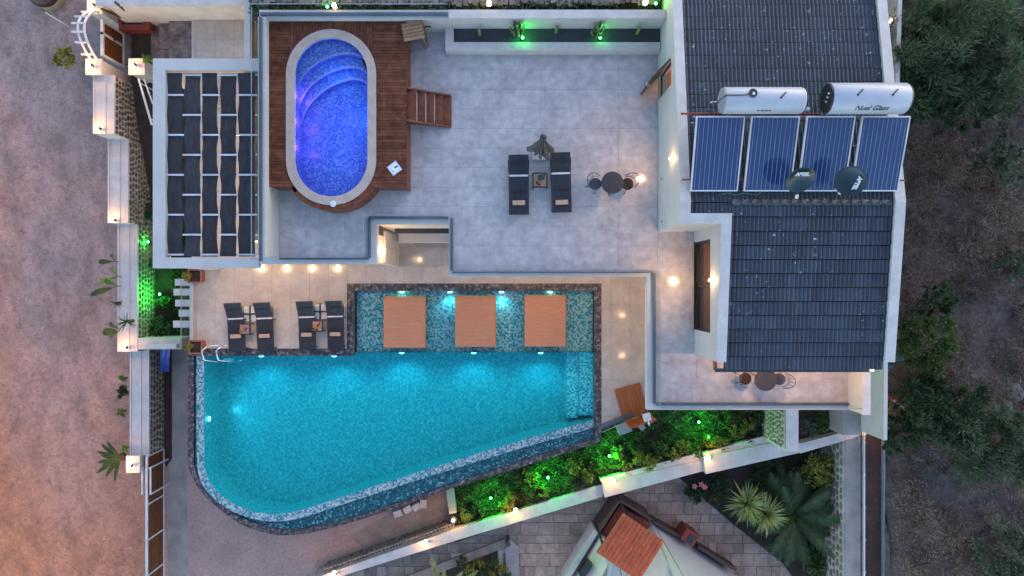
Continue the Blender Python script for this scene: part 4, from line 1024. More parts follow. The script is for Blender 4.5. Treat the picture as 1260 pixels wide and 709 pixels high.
# closed parasol on its white base
pb = P(664,191,0); ps = thing('closed_parasol', 'closed taupe parasol standing on a white base between the two upper loungers', 'parasol', pb)
MB().box(pb.x-.24,pb.x+.24,pb.y-.16,pb.y+.20,.0,.13).build('base', M['white'], ps)
MB().tube([pb, pb+Vector((.0,0,2.62))], .025, 10).build('pole', M['greymetal'], ps)
for k in range(8):                                    # eight hanging folds
    a0 = 2*math.pi*k/8; vs = []; fs = []; n = 9; fl = [.38,.24,.32,.26,.40,.22,.24,.36][k]
    for j in range(n):
        t = j/(n-1); z = 2.55-1.75*t; rad = .05+(fl)*t**1.2; half = .22+.30*t
        for (da, rr) in ((-half*1.2, rad*.35), (-half*.4, rad), (half*.2, rad*.98), (half*1.2, rad*.3)):
            vs.append(pb+Vector((math.cos(a0+da)*rr, math.sin(a0+da)*rr, z-.08*math.sin(t*6+k))))
    for j in range(n-1):
        for i in range(3): fs.append((j*4+i, j*4+i+1, (j+1)*4+i+1, (j+1)*4+i))
    MB().add(vs, fs).build('fold', M['greycloth'], ps, True)
MB().lathe([(.09,0),(.10,.03),(.07,.06),(.02,.07)], pb+Vector((0,0,2.58)), 18).build('finial', M['black'], ps, True)

# ------------------------------------------------------------------ bistro sets
def bistro_table(px, py, z, label):
    c = P(px,py,z+.7); c.z = z; o = thing('bistro_table', label, 'table', c, 0, 'round black bistro tables', local=True)
    MB().lathe([(.34,.69),(.345,.70),(.345,.725),(.33,.73)], (0,0,0), 40).build('table_top', M['tabletop'], o)
    MB().lathe([(.03,.02),(.025,.1),(.025,.69)], (0,0,0), 12).build('pedestal', M['black'], o)
    for k in range(3): a = 2*math.pi*k/3+.5; MB().tube([(0,0,.12),(math.cos(a)*.2,math.sin(a)*.2,.05),(math.cos(a)*.30,math.sin(a)*.30,.015)], .016, 6).build('foot', M['black'], o)
def bistro_chair(px, py, z, rz, label, seat='slate'):
    """round seat, wire fan back to the +x side"""
    c = P(px,py,z+.45); c.z = z; o = thing('bistro_chair', label, 'chair', c, rz, 'wire-back bistro chairs', local=True)
    MB().lathe([(.17,.43),(.19,.44),(.19,.465),(.16,.475)], (0,0,0), 28).build('seat', M[seat], o)
    for k in range(4):
        a = R(45+90*k); MB().tube([(math.cos(a)*.14,math.sin(a)*.14,.44),(math.cos(a)*.24,math.sin(a)*.24,.0)], .011, 6).build('leg', M['black'], o)
        MB().lathe([(.02,0),(.02,.02)], (math.cos(a)*.24,math.sin(a)*.24,0), 8).build('foot', M['black'], o)
    arc = [(math.cos(a)*.20*1.0+.13*max(0,math.cos(a)), math.sin(a)*.25, .50+.42*max(0,math.cos(a))**.6) for a in np.linspace(R(-80), R(80), 13)]
    MB().tube(arc, .011, 6).build('back_hoop', M['black'], o)
    arc2 = [(math.cos(a)*.19+.03*math.cos(a), math.sin(a)*.21, .52+.16*max(0,math.cos(a))**.6) for a in np.linspace(R(-75), R(75), 11)]
    MB().tube(arc2, .009, 6).build('back_hoop', M['black'], o)
    for k in range(2,11,2): MB().tube([arc2[min(10,k-1)], arc[k]], .007, 5).build('back_wire', M['black'], o)
bistro_table(753.5,225,0,'round dark bistro table in the open upper terrace near the villa door')
bistro_chair(732.5,226.5,0,R(140),'dark wire-back chair on the lounger side of the open terrace table')
bistro_chair(772,226.5,0,R(40),'brown-seated wire-back chair on the villa side of the open terrace table','brownseat')
bistro_table(942,467.5,0,'round dark bistro table on the south balcony half under the roof eave')
bistro_chair(917,466,0,R(190),'brown-seated wire-back chair west of the balcony table','brownseat')
bistro_chair(959,466.5,0,R(-12),'dark wire-back chair east of the balcony table')

# ------------------------------------------------------------------ stones laid into a wall face
def stone_face(parent, origin, du, dv, nrm, w_, h_, cell, m, rng, single=False, name='stone'):
    """rounded stones on the rectangle origin + u*du + v*dv, standing proud along nrm"""
    du, dv, nrm = Vector(du), Vector(dv), Vector(nrm); origin = Vector(origin)
    q = MB(); nv = max(1, int(h_/cell)); 
    for j in range(nv):
        u = rng.uniform(-.5,0)*cell
        while u < w_:
            cw = cell*rng.uniform(.75,1.55); cu = u+cw/2; cv = (j+.5)*h_/nv+rng.uniform(-.12,.12)*cell
            if .02 < cu < w_-.02:
                n = 7; ph = rng.uniform(0,6.28); a_, b_ = cw*.45, cell*.44*rng.uniform(.8,1.1)
                ringp = []; 
                for k in range(n):
                    t = ph+2*math.pi*k/n; rr = rng.uniform(.82,1.08)
                    uu = min(max(cu+math.cos(t)*a_*rr, 0), w_); vv = min(max(cv+math.sin(t)*b_*rr, 0), h_); ringp.append((uu,vv))
                base = [origin+du*p[0]+dv*p[1]+nrm*.002 for p in ringp]
                top = [origin+du*(cu+(p[0]-cu)*.72)+dv*(cv+(p[1]-cv)*.72)+nrm*rng.uniform(.028,.05) for p in ringp]
                mb = MB() if single else q
                mb.add(base+top, [tuple(range(n,2*n))]+[(k,(k+1)%n,n+(k+1)%n,n+k) for k in range(n)])
                if single: mb.build(name, m, parent)
            u += cw
    if not single: tag(q.build('stonework', m, parent), kind='stuff')
rs = np.random.RandomState(11)

# ------------------------------------------------------------------ west boundary wall along the street, stepping downhill
XO, XI = -15.82, -15.05
segs = [(-3.80, 8.06, 5.84,'topmost'), (-4.74, 5.84, 2.55,'second'), (-5.40, 2.55,-2.55,'third'), (-6.27,-2.55,-6.95,'lowest')]
labs = ['highest section of the white street wall, next to the arched gate', 'white street wall section beside the pergola, one step below the gate section', 'white street wall section with large leaves hanging over the street', 'lowest white street wall section ending at the sliding gate']
for k, (zt_, ya, yb, nm) in enumerate(segs):
    o = thing('boundary_wall', labs[k], 'wall', ((XO+XI)/2, (ya+yb)/2, -7.5), 0, 'stepped white walls along the street')
    MB().box(XO, XI-.05, yb, ya, -8.2, zt_-.10).build('wall', M['white'], o)
    MB().box(XO+.07, XO+.46, yb+.002, ya, zt_-.10, zt_).build('cap', M['cap'], o)
    MB().box(XO+.462, XI, yb+.002, ya, zt_-.10, zt_-.03).build('inner_cap', M['cap'], o)
    MB().box(XO, XO+.068, yb, ya, zt_-.10, zt_+.03).build('lip', M['white'], o)
    gz = min(-5.0+.12*((ya+yb)/2-8), -4.9)
    if k == 3: gz = DZ
    zb_ = -7.0 if k < 3 else min(gz-.2, zt_-1.0)
    MB().box(XI-.05, XI-.004, yb, ya, zb_, zt_-.10).build('mortar_face', M['mortar'], o)
    stone_face(o, (XI-.004, yb, zb_), (0,1,0), (0,0,1), (1,0,0), ya-yb, zt_-.10-zb_, .19 if k < 3 else .21, M['stone'], rs)
# side garden between the wall and the terrace
gb = MB(); ys_ = np.linspace(-2.45, 11, 28); xs_ = np.linspace(XI-.03, -12.35, 8)
def gz_(y): return np.interp(y, [-3,2,4,6,8,12], [-6.9,-6.7,-6.35,-5.6,-5.05,-5.05])
gb.add([(x,y,gz_(y)+random.uniform(-.04,.04)) for y in ys_ for x in xs_], [(j*8+i, j*8+i+1, (j+1)*8+i+1, (j+1)*8+i) for j in range(27) for i in range(7)])
tag(gb.build('garden_bed', M['soil']), kind='structure')
MB_ = MB().box(-12.40,-12.33,PYL(430),10.6,-7.5,L-.02); rw = thing('retaining_wall','plastered retaining wall under the west edge of the lower terrace','wall',(-12.35,3,-7.5)); MB_.build('wall', M['cap'], rw)
railing('glass railing along the west edge of the lower terrace beside the lawn', [(PXL(236.8), PYL(427)), (PXL(236.8), PYL(345))], h=.9, z=L, rail='white', chan=.08)
# grass of the little lawn
rng = np.random.RandomState(21); n = 9000
xg = rng.uniform(-14.3,-12.45,n); yg = rng.uniform(-2.3,2.7,n); C = np.stack([xg, yg, gz_(yg)+.05+.12*rng.rand(n)], 1)
tag(link('grass', quads_mesh('grass', leaf_quads(C,.07,.22,1.2,rng), M['lf_green'])), 'short green lawn between the street wall and the stepping slabs', 'grass', kind='stuff')
for k, (py, x0p) in enumerate(((347.5,215),(359.5,213.5),(373,215.5),(385.5,220),(399,213))):
    zz = -4.72; o = thing('step_slab', ['pale stepping slab nearest the upper terracotta pot','pale stepping slab, second of five from the upper pot','pale stepping slab, middle of five beside the lawn','shortest pale stepping slab, fourth of five from the upper pot','pale stepping slab nearest the cross wall'][k], 'slab', P(x0p,py,zz), 0, 'pale slabs beside the lawn')
    MB().box(X_(x0p,zz), X_(235,zz), Y_(py+4.2,zz), Y_(py-4.2,zz), zz-.12, zz).build('slab', M['cap'], o)
    MB().box(X_(231,zz), X_(235,zz)+.02, Y_(py+3,zz), Y_(py-3,zz), -6.2, zz-.12).build('support', M['cap'], o)
cw = thing('cross_wall', 'short white wall closing the lawn above the blue tarp', 'wall', (-13.7,-2.5,-6))
zc_ = -5.45; MB().box(XI+.0, X_(222,zc_), Y_(430,zc_), Y_(416,zc_), -7.5, zc_).build('wall', M['cap'], cw)
MB().box(X_(184,zc_), X_(221,zc_), Y_(427,zc_)-.04, Y_(423,zc_), zc_, zc_+.28).build('upstand', M['white'], cw)
bt = thing('tarp', 'crumpled deep blue tarp hanging beside the stone wall below the cross wall', 'tarp', P(203,445,-6.8))
vs = []
for j in range(9):
    for i in range(7):
        px_, py_ = 196.5+i*2.1+random.uniform(-.4,.4), 429+j*3.6; vs.append(P(px_, py_, -6.0-.13*j+.10*math.sin(i*2.1+j)))
MB().add(vs, [(j*7+i, j*7+i+1, (j+1)*7+i+1, (j+1)*7+i) for j in range(8) for i in range(6)]).build('sheet', M['bluetarp'], bt, True)
tr = MB().prism([P(199,428,-7.5)[:2], P(211,428,-7.5)[:2], P(211,565,-7.5)[:2], P(204,575,-7.5)[:2], P(199,565,-7.5)[:2]], -7.6, DZ+.012).build('planting_strip', M['soil']); tag(tr, kind='structure')

# ------------------------------------------------------------------ pillars, lamps on caps
def pillar(px0, px1, py0, py1, zt_, zb_, label):
    o = thing('gate_pillar', label, 'pillar', P((px0+px1)/2,(py0+py1)/2,zb_), 0, 'lamp-topped wall pillars')
    x0_, x1_, y0_, y1_ = X_(px0,zt_), X_(px1,zt_), Y_(py1,zt_), Y_(py0,zt_)
    MB().box(x0_+.04,x1_-.04,y0_+.04,y1_-.04,zb_,zt_-.08).build('shaft', M['white'], o); MB().box(x0_,x1_,y0_,y1_,zt_-.08,zt_).build('cap', M['cap'], o); return o
def cap_lamp(px, py, z, label, e=20, sz=.13):
    p = P(px,py,z); o = thing('wall_top_lamp', label, 'lamp', p, 0, 'warm lamps on the boundary walls')
    MB().box(p.x-sz*.4,p.x+sz*.4,p.y-sz*.4,p.y+sz*.4,z,z+.04).build('base', M['black'], o)
    MB().lathe([(sz*.45,.04),(sz*.62,.08),(sz*.62,.2),(sz*.4,.235)], p, 12).build('globe', M['hot'], o, True)
    MB().box(p.x+sz*.62,p.x+sz*.85,p.y-sz*.4,p.y+sz*.4,z+.04,z+.25).build('bracket', M['black'], o)
    bulb(o, p+Vector((-.0,0,.36)), e, (1,.44,.11), .08); return o
pillar(105,125,72,92,-3.55,-6.2,'lamp-topped pillar south of the arched gate'); cap_lamp(113,82,-3.55,'warm lamp on the pillar south of the arched gate')
pillar(107,126,-6,17,-3.55,-6.0,'lamp-topped pillar north of the arched gate, cut by the top edge'); cap_lamp(115,8,-3.55,'warm lamp on the pillar north of the arched gate')
pillar(158,178,72,92,-3.9,-5.4,'lamp-topped pillar beside the pergola corner'); cap_lamp(165.5,81,-3.9,'warm lamp on the pillar beside the pergola corner')
pillar(155,172,561,582,-5.9,-7.7,'lamp-topped pillar at the sliding gate'); cap_lamp(161.5,572,-5.9,'warm lamp on the pillar at the sliding gate')
cap_lamp(122.5,159.5,-3.8,'warm lamp at the foot of the highest street wall section'); cap_lamp(141,271.5,-4.74,'warm lamp at the foot of the second street wall section'); cap_lamp(155,427.5,-5.4,'warm lamp at the foot of the third street wall section')

# ------------------------------------------------------------------ arched entrance gate
ag = thing('entrance_gate', 'brown slatted garden gate in a white frame under a white arch', 'gate', (-15.4,10,-5.4))
gX = -478*27.2/840; gz0, gz1 = -5.2, -3.75
ga, gbb, gm = Y_(85,gz0)+.0, Y_(43,gz0), 0
ga = Y_(84,gz0); gbb = Y_(41.5,gz0); gmid = ga+(gbb-ga)*.62
for y in (ga, gmid-.04, gbb-.09): MB().box(gX-.05,gX+.05,y,y+.09,gz0,gz1).build('frame', M['whitemetal'], ag)
for z in (gz0, gz1-.09): MB().box(gX-.051,gX+.051,ga+.09,gbb-.09,z,z+.09).build('frame', M['whitemetal'], ag)
for (a_, b_) in ((ga+.09,gmid-.04),(gmid+.05,gbb-.09)):
    nb = 11; st = (gz1-gz0-.2)/nb
    for k in range(nb): MB().box(gX-.02,gX+.02,a_,b_,gz0+.1+k*st+.006,gz0+.1+(k+1)*st-.006).build('board', M['gatewood'], ag)
MB().box(gX+.05,gX+.10,gmid-.02,gmid+.03,-4.5,-4.42).build('latch', M['black'], ag)
ay0, ay1 = Y_(75,-3.6), Y_(14,-3.6)
for xo in (X_(113.5,-3.6), X_(121,-3.6)):
    MB().tube([(xo, ay0+(ay1-ay0)*t, -3.6+.85*math.sin(math.pi*t)**.8) for t in np.linspace(0,1,19)], .042, 8).build('arch_hoop', M['whitemetal'], ag, True)
for t in np.linspace(.08,.92,6):
    z = -3.6+.85*math.sin(math.pi*t)**.8; y = ay0+(ay1-ay0)*t
    MB().box(X_(113.5,-3.6)-.22, X_(121,-3.6)+.05, y-.03, y+.03, z, z+.06).build('arch_rung', M['whitemetal'], ag)
# steps from the gate to the landing
st = thing('stone_steps', 'rough stone steps rising from the arched gate to the tiled landing', 'steps', (-13.5,10,-5.4))
for k, (a_, b_) in enumerate(((150,186),(186,196),(196,208),(208,236))):
    z = -5.25+.24*k; x0_, x1_ = X_(a_,z), X_(b_,z)
    for j in range(4):
        y0_ = Y_(78,z)+j*(Y_(8,z)-Y_(78,z))/4; y1_ = y0_+(Y_(8,z)-Y_(78,z))/4-.012
        MB().box(x0_,x1_+.02,y0_,y1_,-6,z+random.uniform(-.02,.02)).build('tread_stone', M['steprock'], st)
rp = thing('raised_planter', 'red plastered planter box of dark soil behind the arched gate', 'planter', P(168,27,-4.9))
zr = -4.6; x0_, x1_, y0_, y1_ = X_(146,zr), X_(184.5,zr), Y_(36.5,zr), Y_(16,zr)
MB().box(x0_,x1_,y0_,y0_+.2,-5.6,zr).build('rim', M['redbrick'], rp); MB().box(x1_-.27,x1_,y0_+.2,y1_,-5.6,zr).build('rim', M['redbrick'], rp); MB().box(x0_,x0_+.1,y0_+.2,y1_,-5.6,zr-.004).build('rim', M['redbrick'], rp)
MB().box(x0_+.1,x1_-.27,y0_+.2,y1_,-5.6,zr-.12).build('soil', M['gravel'], rp)
for k, (a_, b_) in enumerate((((165,22,-4.7),(142,3,-2.6)),((156,24,-4.7),(125,11,-2.9)))):
    o = thing('bare_trunk', ['slender bare trunk leaning out of the red planter towards the wall','slender bare trunk leaning out of the red planter towards the gate pillar'][k], 'trunk', P(*a_)); MB().tube([P(*a_), P(*b_)], [.07,.045], 8).build('stem', M['bark'], o)
nwl = thing('boundary_wall', 'pale house wall at the top edge behind the red planter and landing', 'wall', (-13,11.5,-5))
zz = -3.0; MB().box(X_(122,zz), X_(300,zz), Y_(6,zz), Y_(-60,zz), -6.0, zz).build('wall', M['cream'], nwl); MB().box(X_(120,zz)-.05, X_(302,zz), Y_(8,zz), Y_(-60,zz), zz, zz+.06).build('cap', M['cap'], nwl)
rk = thing('rail_bar', 'slim white stair rail beside the pergola corner', 'rail', P(172,97,-4.6)); MB().tube([P(170.5,97,-4.0), P(187,154,-4.0)], .04, 8).tube([P(177,97,-4.1), P(188,128,-4.1)], .03, 8).build('rail', M['whitemetal'], rk)
for a_ in ((172,102),(184,146)): MB().tube([P(a_[0],a_[1],-4.0), P(a_[0],a_[1],-4.0)-Vector((0,0,1.2))], .025, 6).build('post', M['whitemetal'], rk)

# ------------------------------------------------------------------ sliding gate
sg = thing('sliding_gate', 'long sliding gate with brown horizontal boards in white frames', 'gate', (-15.05,-10,DZ))
gX = -15.05; z0_, z1_ = DZ+.05, -6.1; yA = Y_(562,z1_); stepy = 1.47
yy = [yA-k*stepy for k in range(6)]; yy = [yA, yA-.52]+[yA-.52-stepy*k for k in range(1,6)]
for z in (z0_, z1_-.07): MB().box(gX-.04,gX+.04,yy[-1],yy[0],z,z+.07).build('rail', M['whitemetal'], sg)
for k, y in enumerate(yy): MB().box(gX-.041,gX+.041,y-.03,y+.03,z0_+.07,z1_-.07).build('stile', M['whitemetal'], sg)
nb = 12; hh = (z1_-z0_-.14)/nb
for a_, b_ in zip(yy[:-1], yy[1:]):
    for k in range(nb): MB().box(gX-.015,gX+.015,b_+.03,a_-.03,z0_+.07+k*hh+.006,z0_+.07+(k+1)*hh-.006).build('board', M['gatewood'], sg)
gd = thing('gate_guide', 'pair of white guide frames straddling the sliding gate', 'gate frame', (-15.05,-7.7,DZ))
for xo in (-.17,.17):
    y0_, y1_ = Y_(609,z1_), Y_(575,z1_)
    q = MB(); q.box(gX+xo-.025,gX+xo+.025,y0_,y0_+.05,DZ,z1_+.02).box(gX+xo-.025,gX+xo+.025,y1_-.05,y1_,DZ,z1_+.02).box(gX+xo-.025,gX+xo+.025,y0_+.05,y1_-.05,z1_-.03,z1_+.02).build('hoop', M['whitemetal'], gd)

# rounded thing and pole at the top edge of the street
rd = thing('covered_pot', 'rounded cream object with a dark maroon cover at the top edge of the street', 'pot', P(66,4,-5.3))
pc = P(68,-1,-5.3); pc.z = -5.3
MB().lathe([(.40,0),(.56,.25),(.60,.55),(.55,.72)], pc, 28).build('body', mat('cream_hide', (.30,.25,.17), .7, (.2,.165,.11), 5), rd, True)
MB().lathe([(.60,.62),(.62,.70),(.52,.95),(.25,1.08),(.02,1.12)], pc, 28).build('cover', M['maroon'], rd, True)
MB().tube([pc+Vector((-.55,-.2,.8)), pc+Vector((-.1,-.3,1.05)), pc+Vector((.5,-.1,.9))], .025, 6).build('cord', M['tan'], rd)
po = thing('street_post', 'thin pale post standing on the street near the arched gate', 'post', P(84.5,33,-5.3)); b_ = P(85,33,-5.35); MB().tube([b_, b_+Vector((0,0,1.3))], .025, 6).build('post', M['whitemetal'], po); MB().lathe([(.03,0),(.05,.05),(.02,.1)], b_+Vector((0,0,1.3)), 8).build('knob', M['tan'], po)

# ------------------------------------------------------------------ plants
def shrub(px, py, z, r, h, label, m='lf_green', n=900, leaf=.06, name='shrub', cat='shrub', grp=None, seed=None, clumps=14):
    rng = np.random.RandomState(seed if seed is not None else int(px*7+py*13)); p = P(px,py,z)
    o = thing(name, label, cat, p, rng.uniform(0,6.28), grp, local=True)
    C = crown_points(rng, (0,0,h*.5), (r*.8,r*.8,h*.42), n, clumps, r*.32)
    link('foliage', quads_mesh('foliage', leaf_quads(C,leaf,.42,.3,rng), M[m]), o)
    q = MB()
    for k in range(4): a = k*1.6+rng.rand(); q.tube([(0,0,-.1),(math.cos(a)*r*.3,math.sin(a)*r*.3,h*.5)], [.03,.012], 5)
    q.build('stem', M['bark'], o); return o
def blade_plant(px, py, z, n, ln, wd, label, m, name='yucca', cat='plant', tilt=(5,75), curve=.5, grp=None, seed=1, stem=.3):
    rng = np.random.RandomState(seed); p = P(px,py,z); o = thing(name, label, cat, p, 0, grp, local=True)
    MB().tube([(0,0,-.1),(0,0,stem)], [.08,.06], 8).build('trunk', M['bark'], o); q = MB()
    for k in range(n):
        a = rng.uniform(0,2*math.pi); e = R(90-rng.uniform(*tilt)); L_ = ln*rng.uniform(.75,1.1); pts = []
        d = Vector((math.cos(a),math.sin(a),0)); s = Vector((-math.sin(a),math.cos(a),0)); c = Vector((0,0,stem)); N = 5; vs = []
        for j in range(N+1):
            t = j/N; w_ = wd*(1-t**1.6)*(.5+.8*min(1,t*4))*.5; vs += [c+s*w_+Vector((0,0,.012)), c-s*w_+Vector((0,0,.012)), ]
            e2 = e-curve*t*1.2; c = c+(d*math.cos(e2)+Vector((0,0,math.sin(e2))))*(L_/N)
        q.add(vs, [(2*j,2*j+2,2*j+3,2*j+1) for j in range(N)])
    q.build('blades', M[m], o); return o
def palm(px, py, z, nf, ln, label, stem=.5, m='lf_palm', seed=1, el=(5,70), droop=.9, lw=.30, name='palm_tree', cat='palm', az=None):
    rng = np.random.RandomState(seed); p = P(px,py,z); o = thing(name, label, cat, p, 0, None, local=True)
    MB().tube([(0,0,-.1),(0,0,stem)], [.17,.14], 10).build('trunk', M['bark'], o)
    for k in range(nf):
        a = az[k] if az else 2*math.pi*k/nf*2.4+rng.uniform(-.2,.2); e = R(rng.uniform(*el)); L_ = ln*rng.uniform(.8,1.05); c = Vector((0,0,stem)); N = 16; rib = [c.copy()]; V = []
        d = Vector((math.cos(a),math.sin(a),0)); s = Vector((-math.sin(a),math.cos(a),0))
        for j in range(N):
            t = j/N; e2 = e-droop*t; st_ = (d*math.cos(e2)+Vector((0,0,math.sin(e2)))); c = c+st_*(L_/N); rib.append(c.copy())
            if j > 1:
                ll = lw*math.sin(math.pi*min(1,(t*.86+.14)))**.7
                for sd in (-1,1):
                    for h_ in (0,.25,.5,.75):
                        b0 = c-st_*(L_/N)*h_; tip = b0+s*sd*ll*.85+st_*ll*.75+Vector((0,0,.10*ll-.25*ll*rng.rand())); w2 = st_*.024
                        V.append([b0-w2, b0+w2, tip+w2*.2, tip-w2*.2])
        f = MB().tube(rib, [.022]+[.016*(1-i/len(rib))+.004 for i in range(len(rib)-1)], 5)
        fo = f.build('frond', M['lf_mid'], o)
        link('leaflets', quads_mesh('leaflets', np.array([[tuple(x) for x in qd] for qd in V]), M[m]), fo)
    return o
def big_leaf_plant(px, py, z, leaves, label, m='lf_bright'):
    """a few broad paddle leaves"""
    p = P(px,py,z); o = thing('broadleaf_plant', label, 'plant', p, 0, 'plants hanging over the street wall', local=True)
    for (ang_, L_, W_) in leaves:
        a = R(ang_); d = Vector((math.cos(a),math.sin(a),0)); s = Vector((-math.sin(a),math.cos(a),0)); vs = []; N = 7
        for j in range(N+1):
            t = j/N; w_ = W_*math.sin(math.pi*min(.98,t*.92+.06))**.8/2; c = d*(L_*(.25+t))+Vector((0,0,.35*math.sin(t*2.2)+.15)); vs += [c+s*w_+Vector((0,0,.04)), c, c-s*w_+Vector((0,0,.04))]
        MB().add(vs, [(3*j+i,3*j+3+i,3*j+4+i,3*j+1+i) for j in range(N) for i in range(2)]).build('leaf', M[m], o, True)
        MB().tube([(0,0,-.4),(0,0,0),d*(L_*.3)+Vector((0,0,.25))], .012, 5).build('stalk', M['lf_green'], o)
shrub(90,76,-5.0,.50,.9,'loose yellow-green shrub at the foot of the gate pillar on the street','lf_yellow',700,.07)
shrub(184,74,-4.0,.22,.35,'small yellow-green plant on the pillar by the pergola corner','lf_bright',180,.06)
big_leaf_plant(146,340,-5.2,((215,.45,.22),(80,.3,.16)),'bright broad-leaved plant highest on the third street wall section')
big_leaf_plant(146,352,-5.2,((205,.75,.24),(130,.3,.2)),'long paddle leaf hanging over the street, third wall section','lf_mid')
big_leaf_plant(149,406,-5.5,((190,.38,.3),(110,.3,.2),(250,.25,.18)),'rounded leaf pair hanging over the street just above the wall lamp','lf_mid')
big_leaf_plant(143,322,-5.2,((185,.35,.2),(60,.28,.14)),'small dark-leaved plant over the street wall below the second wall lamp','lf_mid')
blade_plant(149,373,-5.5,9,.35,.05,'dark spiky tuft over the street wall between the hanging leaves','lf_dark','tuft',grp='plants hanging over the street wall',seed=4)
shrub(155,482,-6.6,.28,.5,'dark spiky shrub against the lowest street wall section','lf_dark',300,.09); shrub(155,465,-6.6,.15,.4,'small bright plant against the lowest street wall section','lf_bright',60,.08)
shrub(153,506,-6.9,.2,.4,'olive potted shrub on the street below the dark spiky one','lf_yellow',160,.06)
palm(150,562,-6.2,9,1.0,'wispy feathery plant spreading over the street by the gate pillar',.1,'lf_green',5,(0,35),.6,.10,'feathery_plant','plant',az=[R(a) for a in (150,165,178,192,205,215,235,255,128)])
shrub(157,551,-6.2,.18,.3,'small bright green plant behind the gate pillar lamp','lf_bright',90,.06)
shrub(186,262,-6.3,.4,.5,'dark shrub in the side garden beside the pergola','lf_dark',500,.06); shrub(183,325,-6.5,.35,.3,'dark creeping plant below the pergola corner','lf_dark',250,.05)
blade_plant(162,395,-5.2,13,.55,.05,'dark strappy plant leaning over the white wall beside the lawn','lf_dark','strap_plant',seed=9); shrub(200,402,-6.6,.5,.45,'dark green shrub at the foot of the lawn','lf_dark',600,.07); shrub(206,372,-6.6,.4,.4,'dark rounded bush in the lawn beside the stepping slabs','lf_dark',500,.06)
green_lamp(198,362,-6.2,'green spotlight in the little lawn beside the stepping slabs',60,up=.25); green_lamp(184,298,-6.1,'green spotlight against the stone wall beside the pergola',14,up=.2)
def pot(px, py, z, label, sq=True):
    p = P(px,py,z); o = thing('flower_pot', label, 'pot', p, 0, 'terracotta pots on the lower terrace', local=True); w_ = .25
    MB().add([(-w_*.8,-w_*.8,0),(w_*.8,-w_*.8,0),(w_*.8,w_*.8,0),(-w_*.8,w_*.8,0),(-w_,-w_,.42),(w_,-w_,.42),(w_,w_,.42),(-w_,w_,.42)], [(3,2,1,0),(0,1,5,4),(1,2,6,5),(2,3,7,6),(3,0,4,7)]).build('pot', M['terracotta'], o)
    q = MB(); q.box(-w_-.02,w_+.02,-w_-.02,-w_+.04,.40,.45).box(-w_-.02,w_+.02,w_-.04,w_+.02,.40,.45).box(-w_-.02,-w_+.04,-w_+.04,w_-.04,.40,.45).box(w_-.04,w_+.02,-w_+.04,w_-.04,.40,.45).build('rim', M['terracotta'], o)
    MB().box(-w_+.03,w_-.03,-w_+.03,w_-.03,.32,.37).build('soil', M['soil'], o)
    rng = np.random.RandomState(int(py)); C = crown_points(rng, (-.2,0,.55), (.22,.14,.14), 120, 8, .06); link('foliage', quads_mesh('foliage', leaf_quads(C,.07,.35,.2,rng), M['lf_yellow']), o)
pot(246,340,L,'terracotta pot by the pergola end of the west glass railing'); pot(247,426,L,'terracotta pot at the pool corner end of the west glass railing')

# ------------------------------------------------------------------ strip behind the north wall (top edge)
bs = MB().box(-8.2,4.7,8.52,13,-.6,.55).build('rear_bed', M['soil']); tag(bs, kind='structure')
rng = np.random.RandomState(8); n = 2600; C = np.stack([rng.uniform(-8.2,4.6,n), 8.56+.40*rng.rand(n)**1.3, .58+.16*rng.rand(n)], 1)
tag(link('undergrowth', quads_mesh('undergrowth', leaf_quads(C,.08,.4,.5,rng), M['lf_dark'])), 'low dark planting behind the north wall at the top edge','undergrowth',kind='stuff')
ry = MB(); q = thing('rubble_kerb','rough pink stone kerb behind the north wall at the top edge','kerb',(-1,9.0,.5))
for k in range(70): x = -8.1+k*.182; MB().obox((x+.09, 9.02+random.uniform(-.06,.06), .62+random.uniform(-.04,.04)), (.17,.30+random.uniform(0,.1),.2), random.uniform(-.2,.2)).build('stone', M['pstone'], q)
for k, (px, py, col, lab) in enumerate(((413,9.5,0,'warm lamp behind the deck glass at the top edge'),(602,6.5,0,'warm lamp behind the west half of the gravel planter'),(793,5.5,0,'warm lamp behind the house end of the gravel planter'))): cap_lamp(px,py,.9,lab,5,.12)
green_lamp(404,10,.75,'green spotlight behind the deck glass at the top edge',5); green_lamp(806,6,.8,'green spotlight behind the wall where it meets the villa',5)

# ------------------------------------------------------------------ outdoor shower
sh = thing('outdoor_shower', 'orange wooden outdoor shower with white square shower head', 'shower', P(777,494,L), R(16), local=True)
for k in range(8): MB().box(-.52+k*.13,-.52+k*.13+.122,-.55,.62,.04,.07).build('slat', M['orangewood'], sh)
MB().box(-.5,.5,-.5,.55,0,.038).build('tray', M['brownpaint'], sh)
for k in range(6): MB().box(-.52+k*.175,-.52+k*.175+.168,-.62,-.58,.0,1.55+.1*math.sin(k*2)).build('back_board', M['orangewood'], sh)
MB().tube([(.12,-.56,.1),(.12,-.56,2.1),(.12,-.3,2.12)], .022, 8).build('riser_pipe', M['steel'], sh); MB().box(-.02,.26,-.40,-.12,2.07,2.10).build('shower_head', M['whitemetal'], sh)
railing('short slanting glass railing between the pool corner and the shower', [W3([(737,526)],0)[0][:2], W3([(778,508.5)],0)[0][:2]], h=.9, z=L, chan=.09)
gb_ = thing('garden_block', 'grey block in the garden below the slanting glass railing', 'block', P(767,526,-5.9)); MB().obox(P(767,526,-5.7), (.55,.45,.35), R(20)).build('block', M['greymetal'], gb_); MB().obox(P(767,526,-5.5), (.45,.35,.06), R(20)).build('lid', M['concrete'], gb_)
gb_ = thing('garden_block', 'small grey stone slab in the garden below the shower', 'block', P(787,523,-5.9)); MB().obox(P(787,522,-5.8), (.22,.5,.2), R(38)).build('block', M['concrete'], gb_)

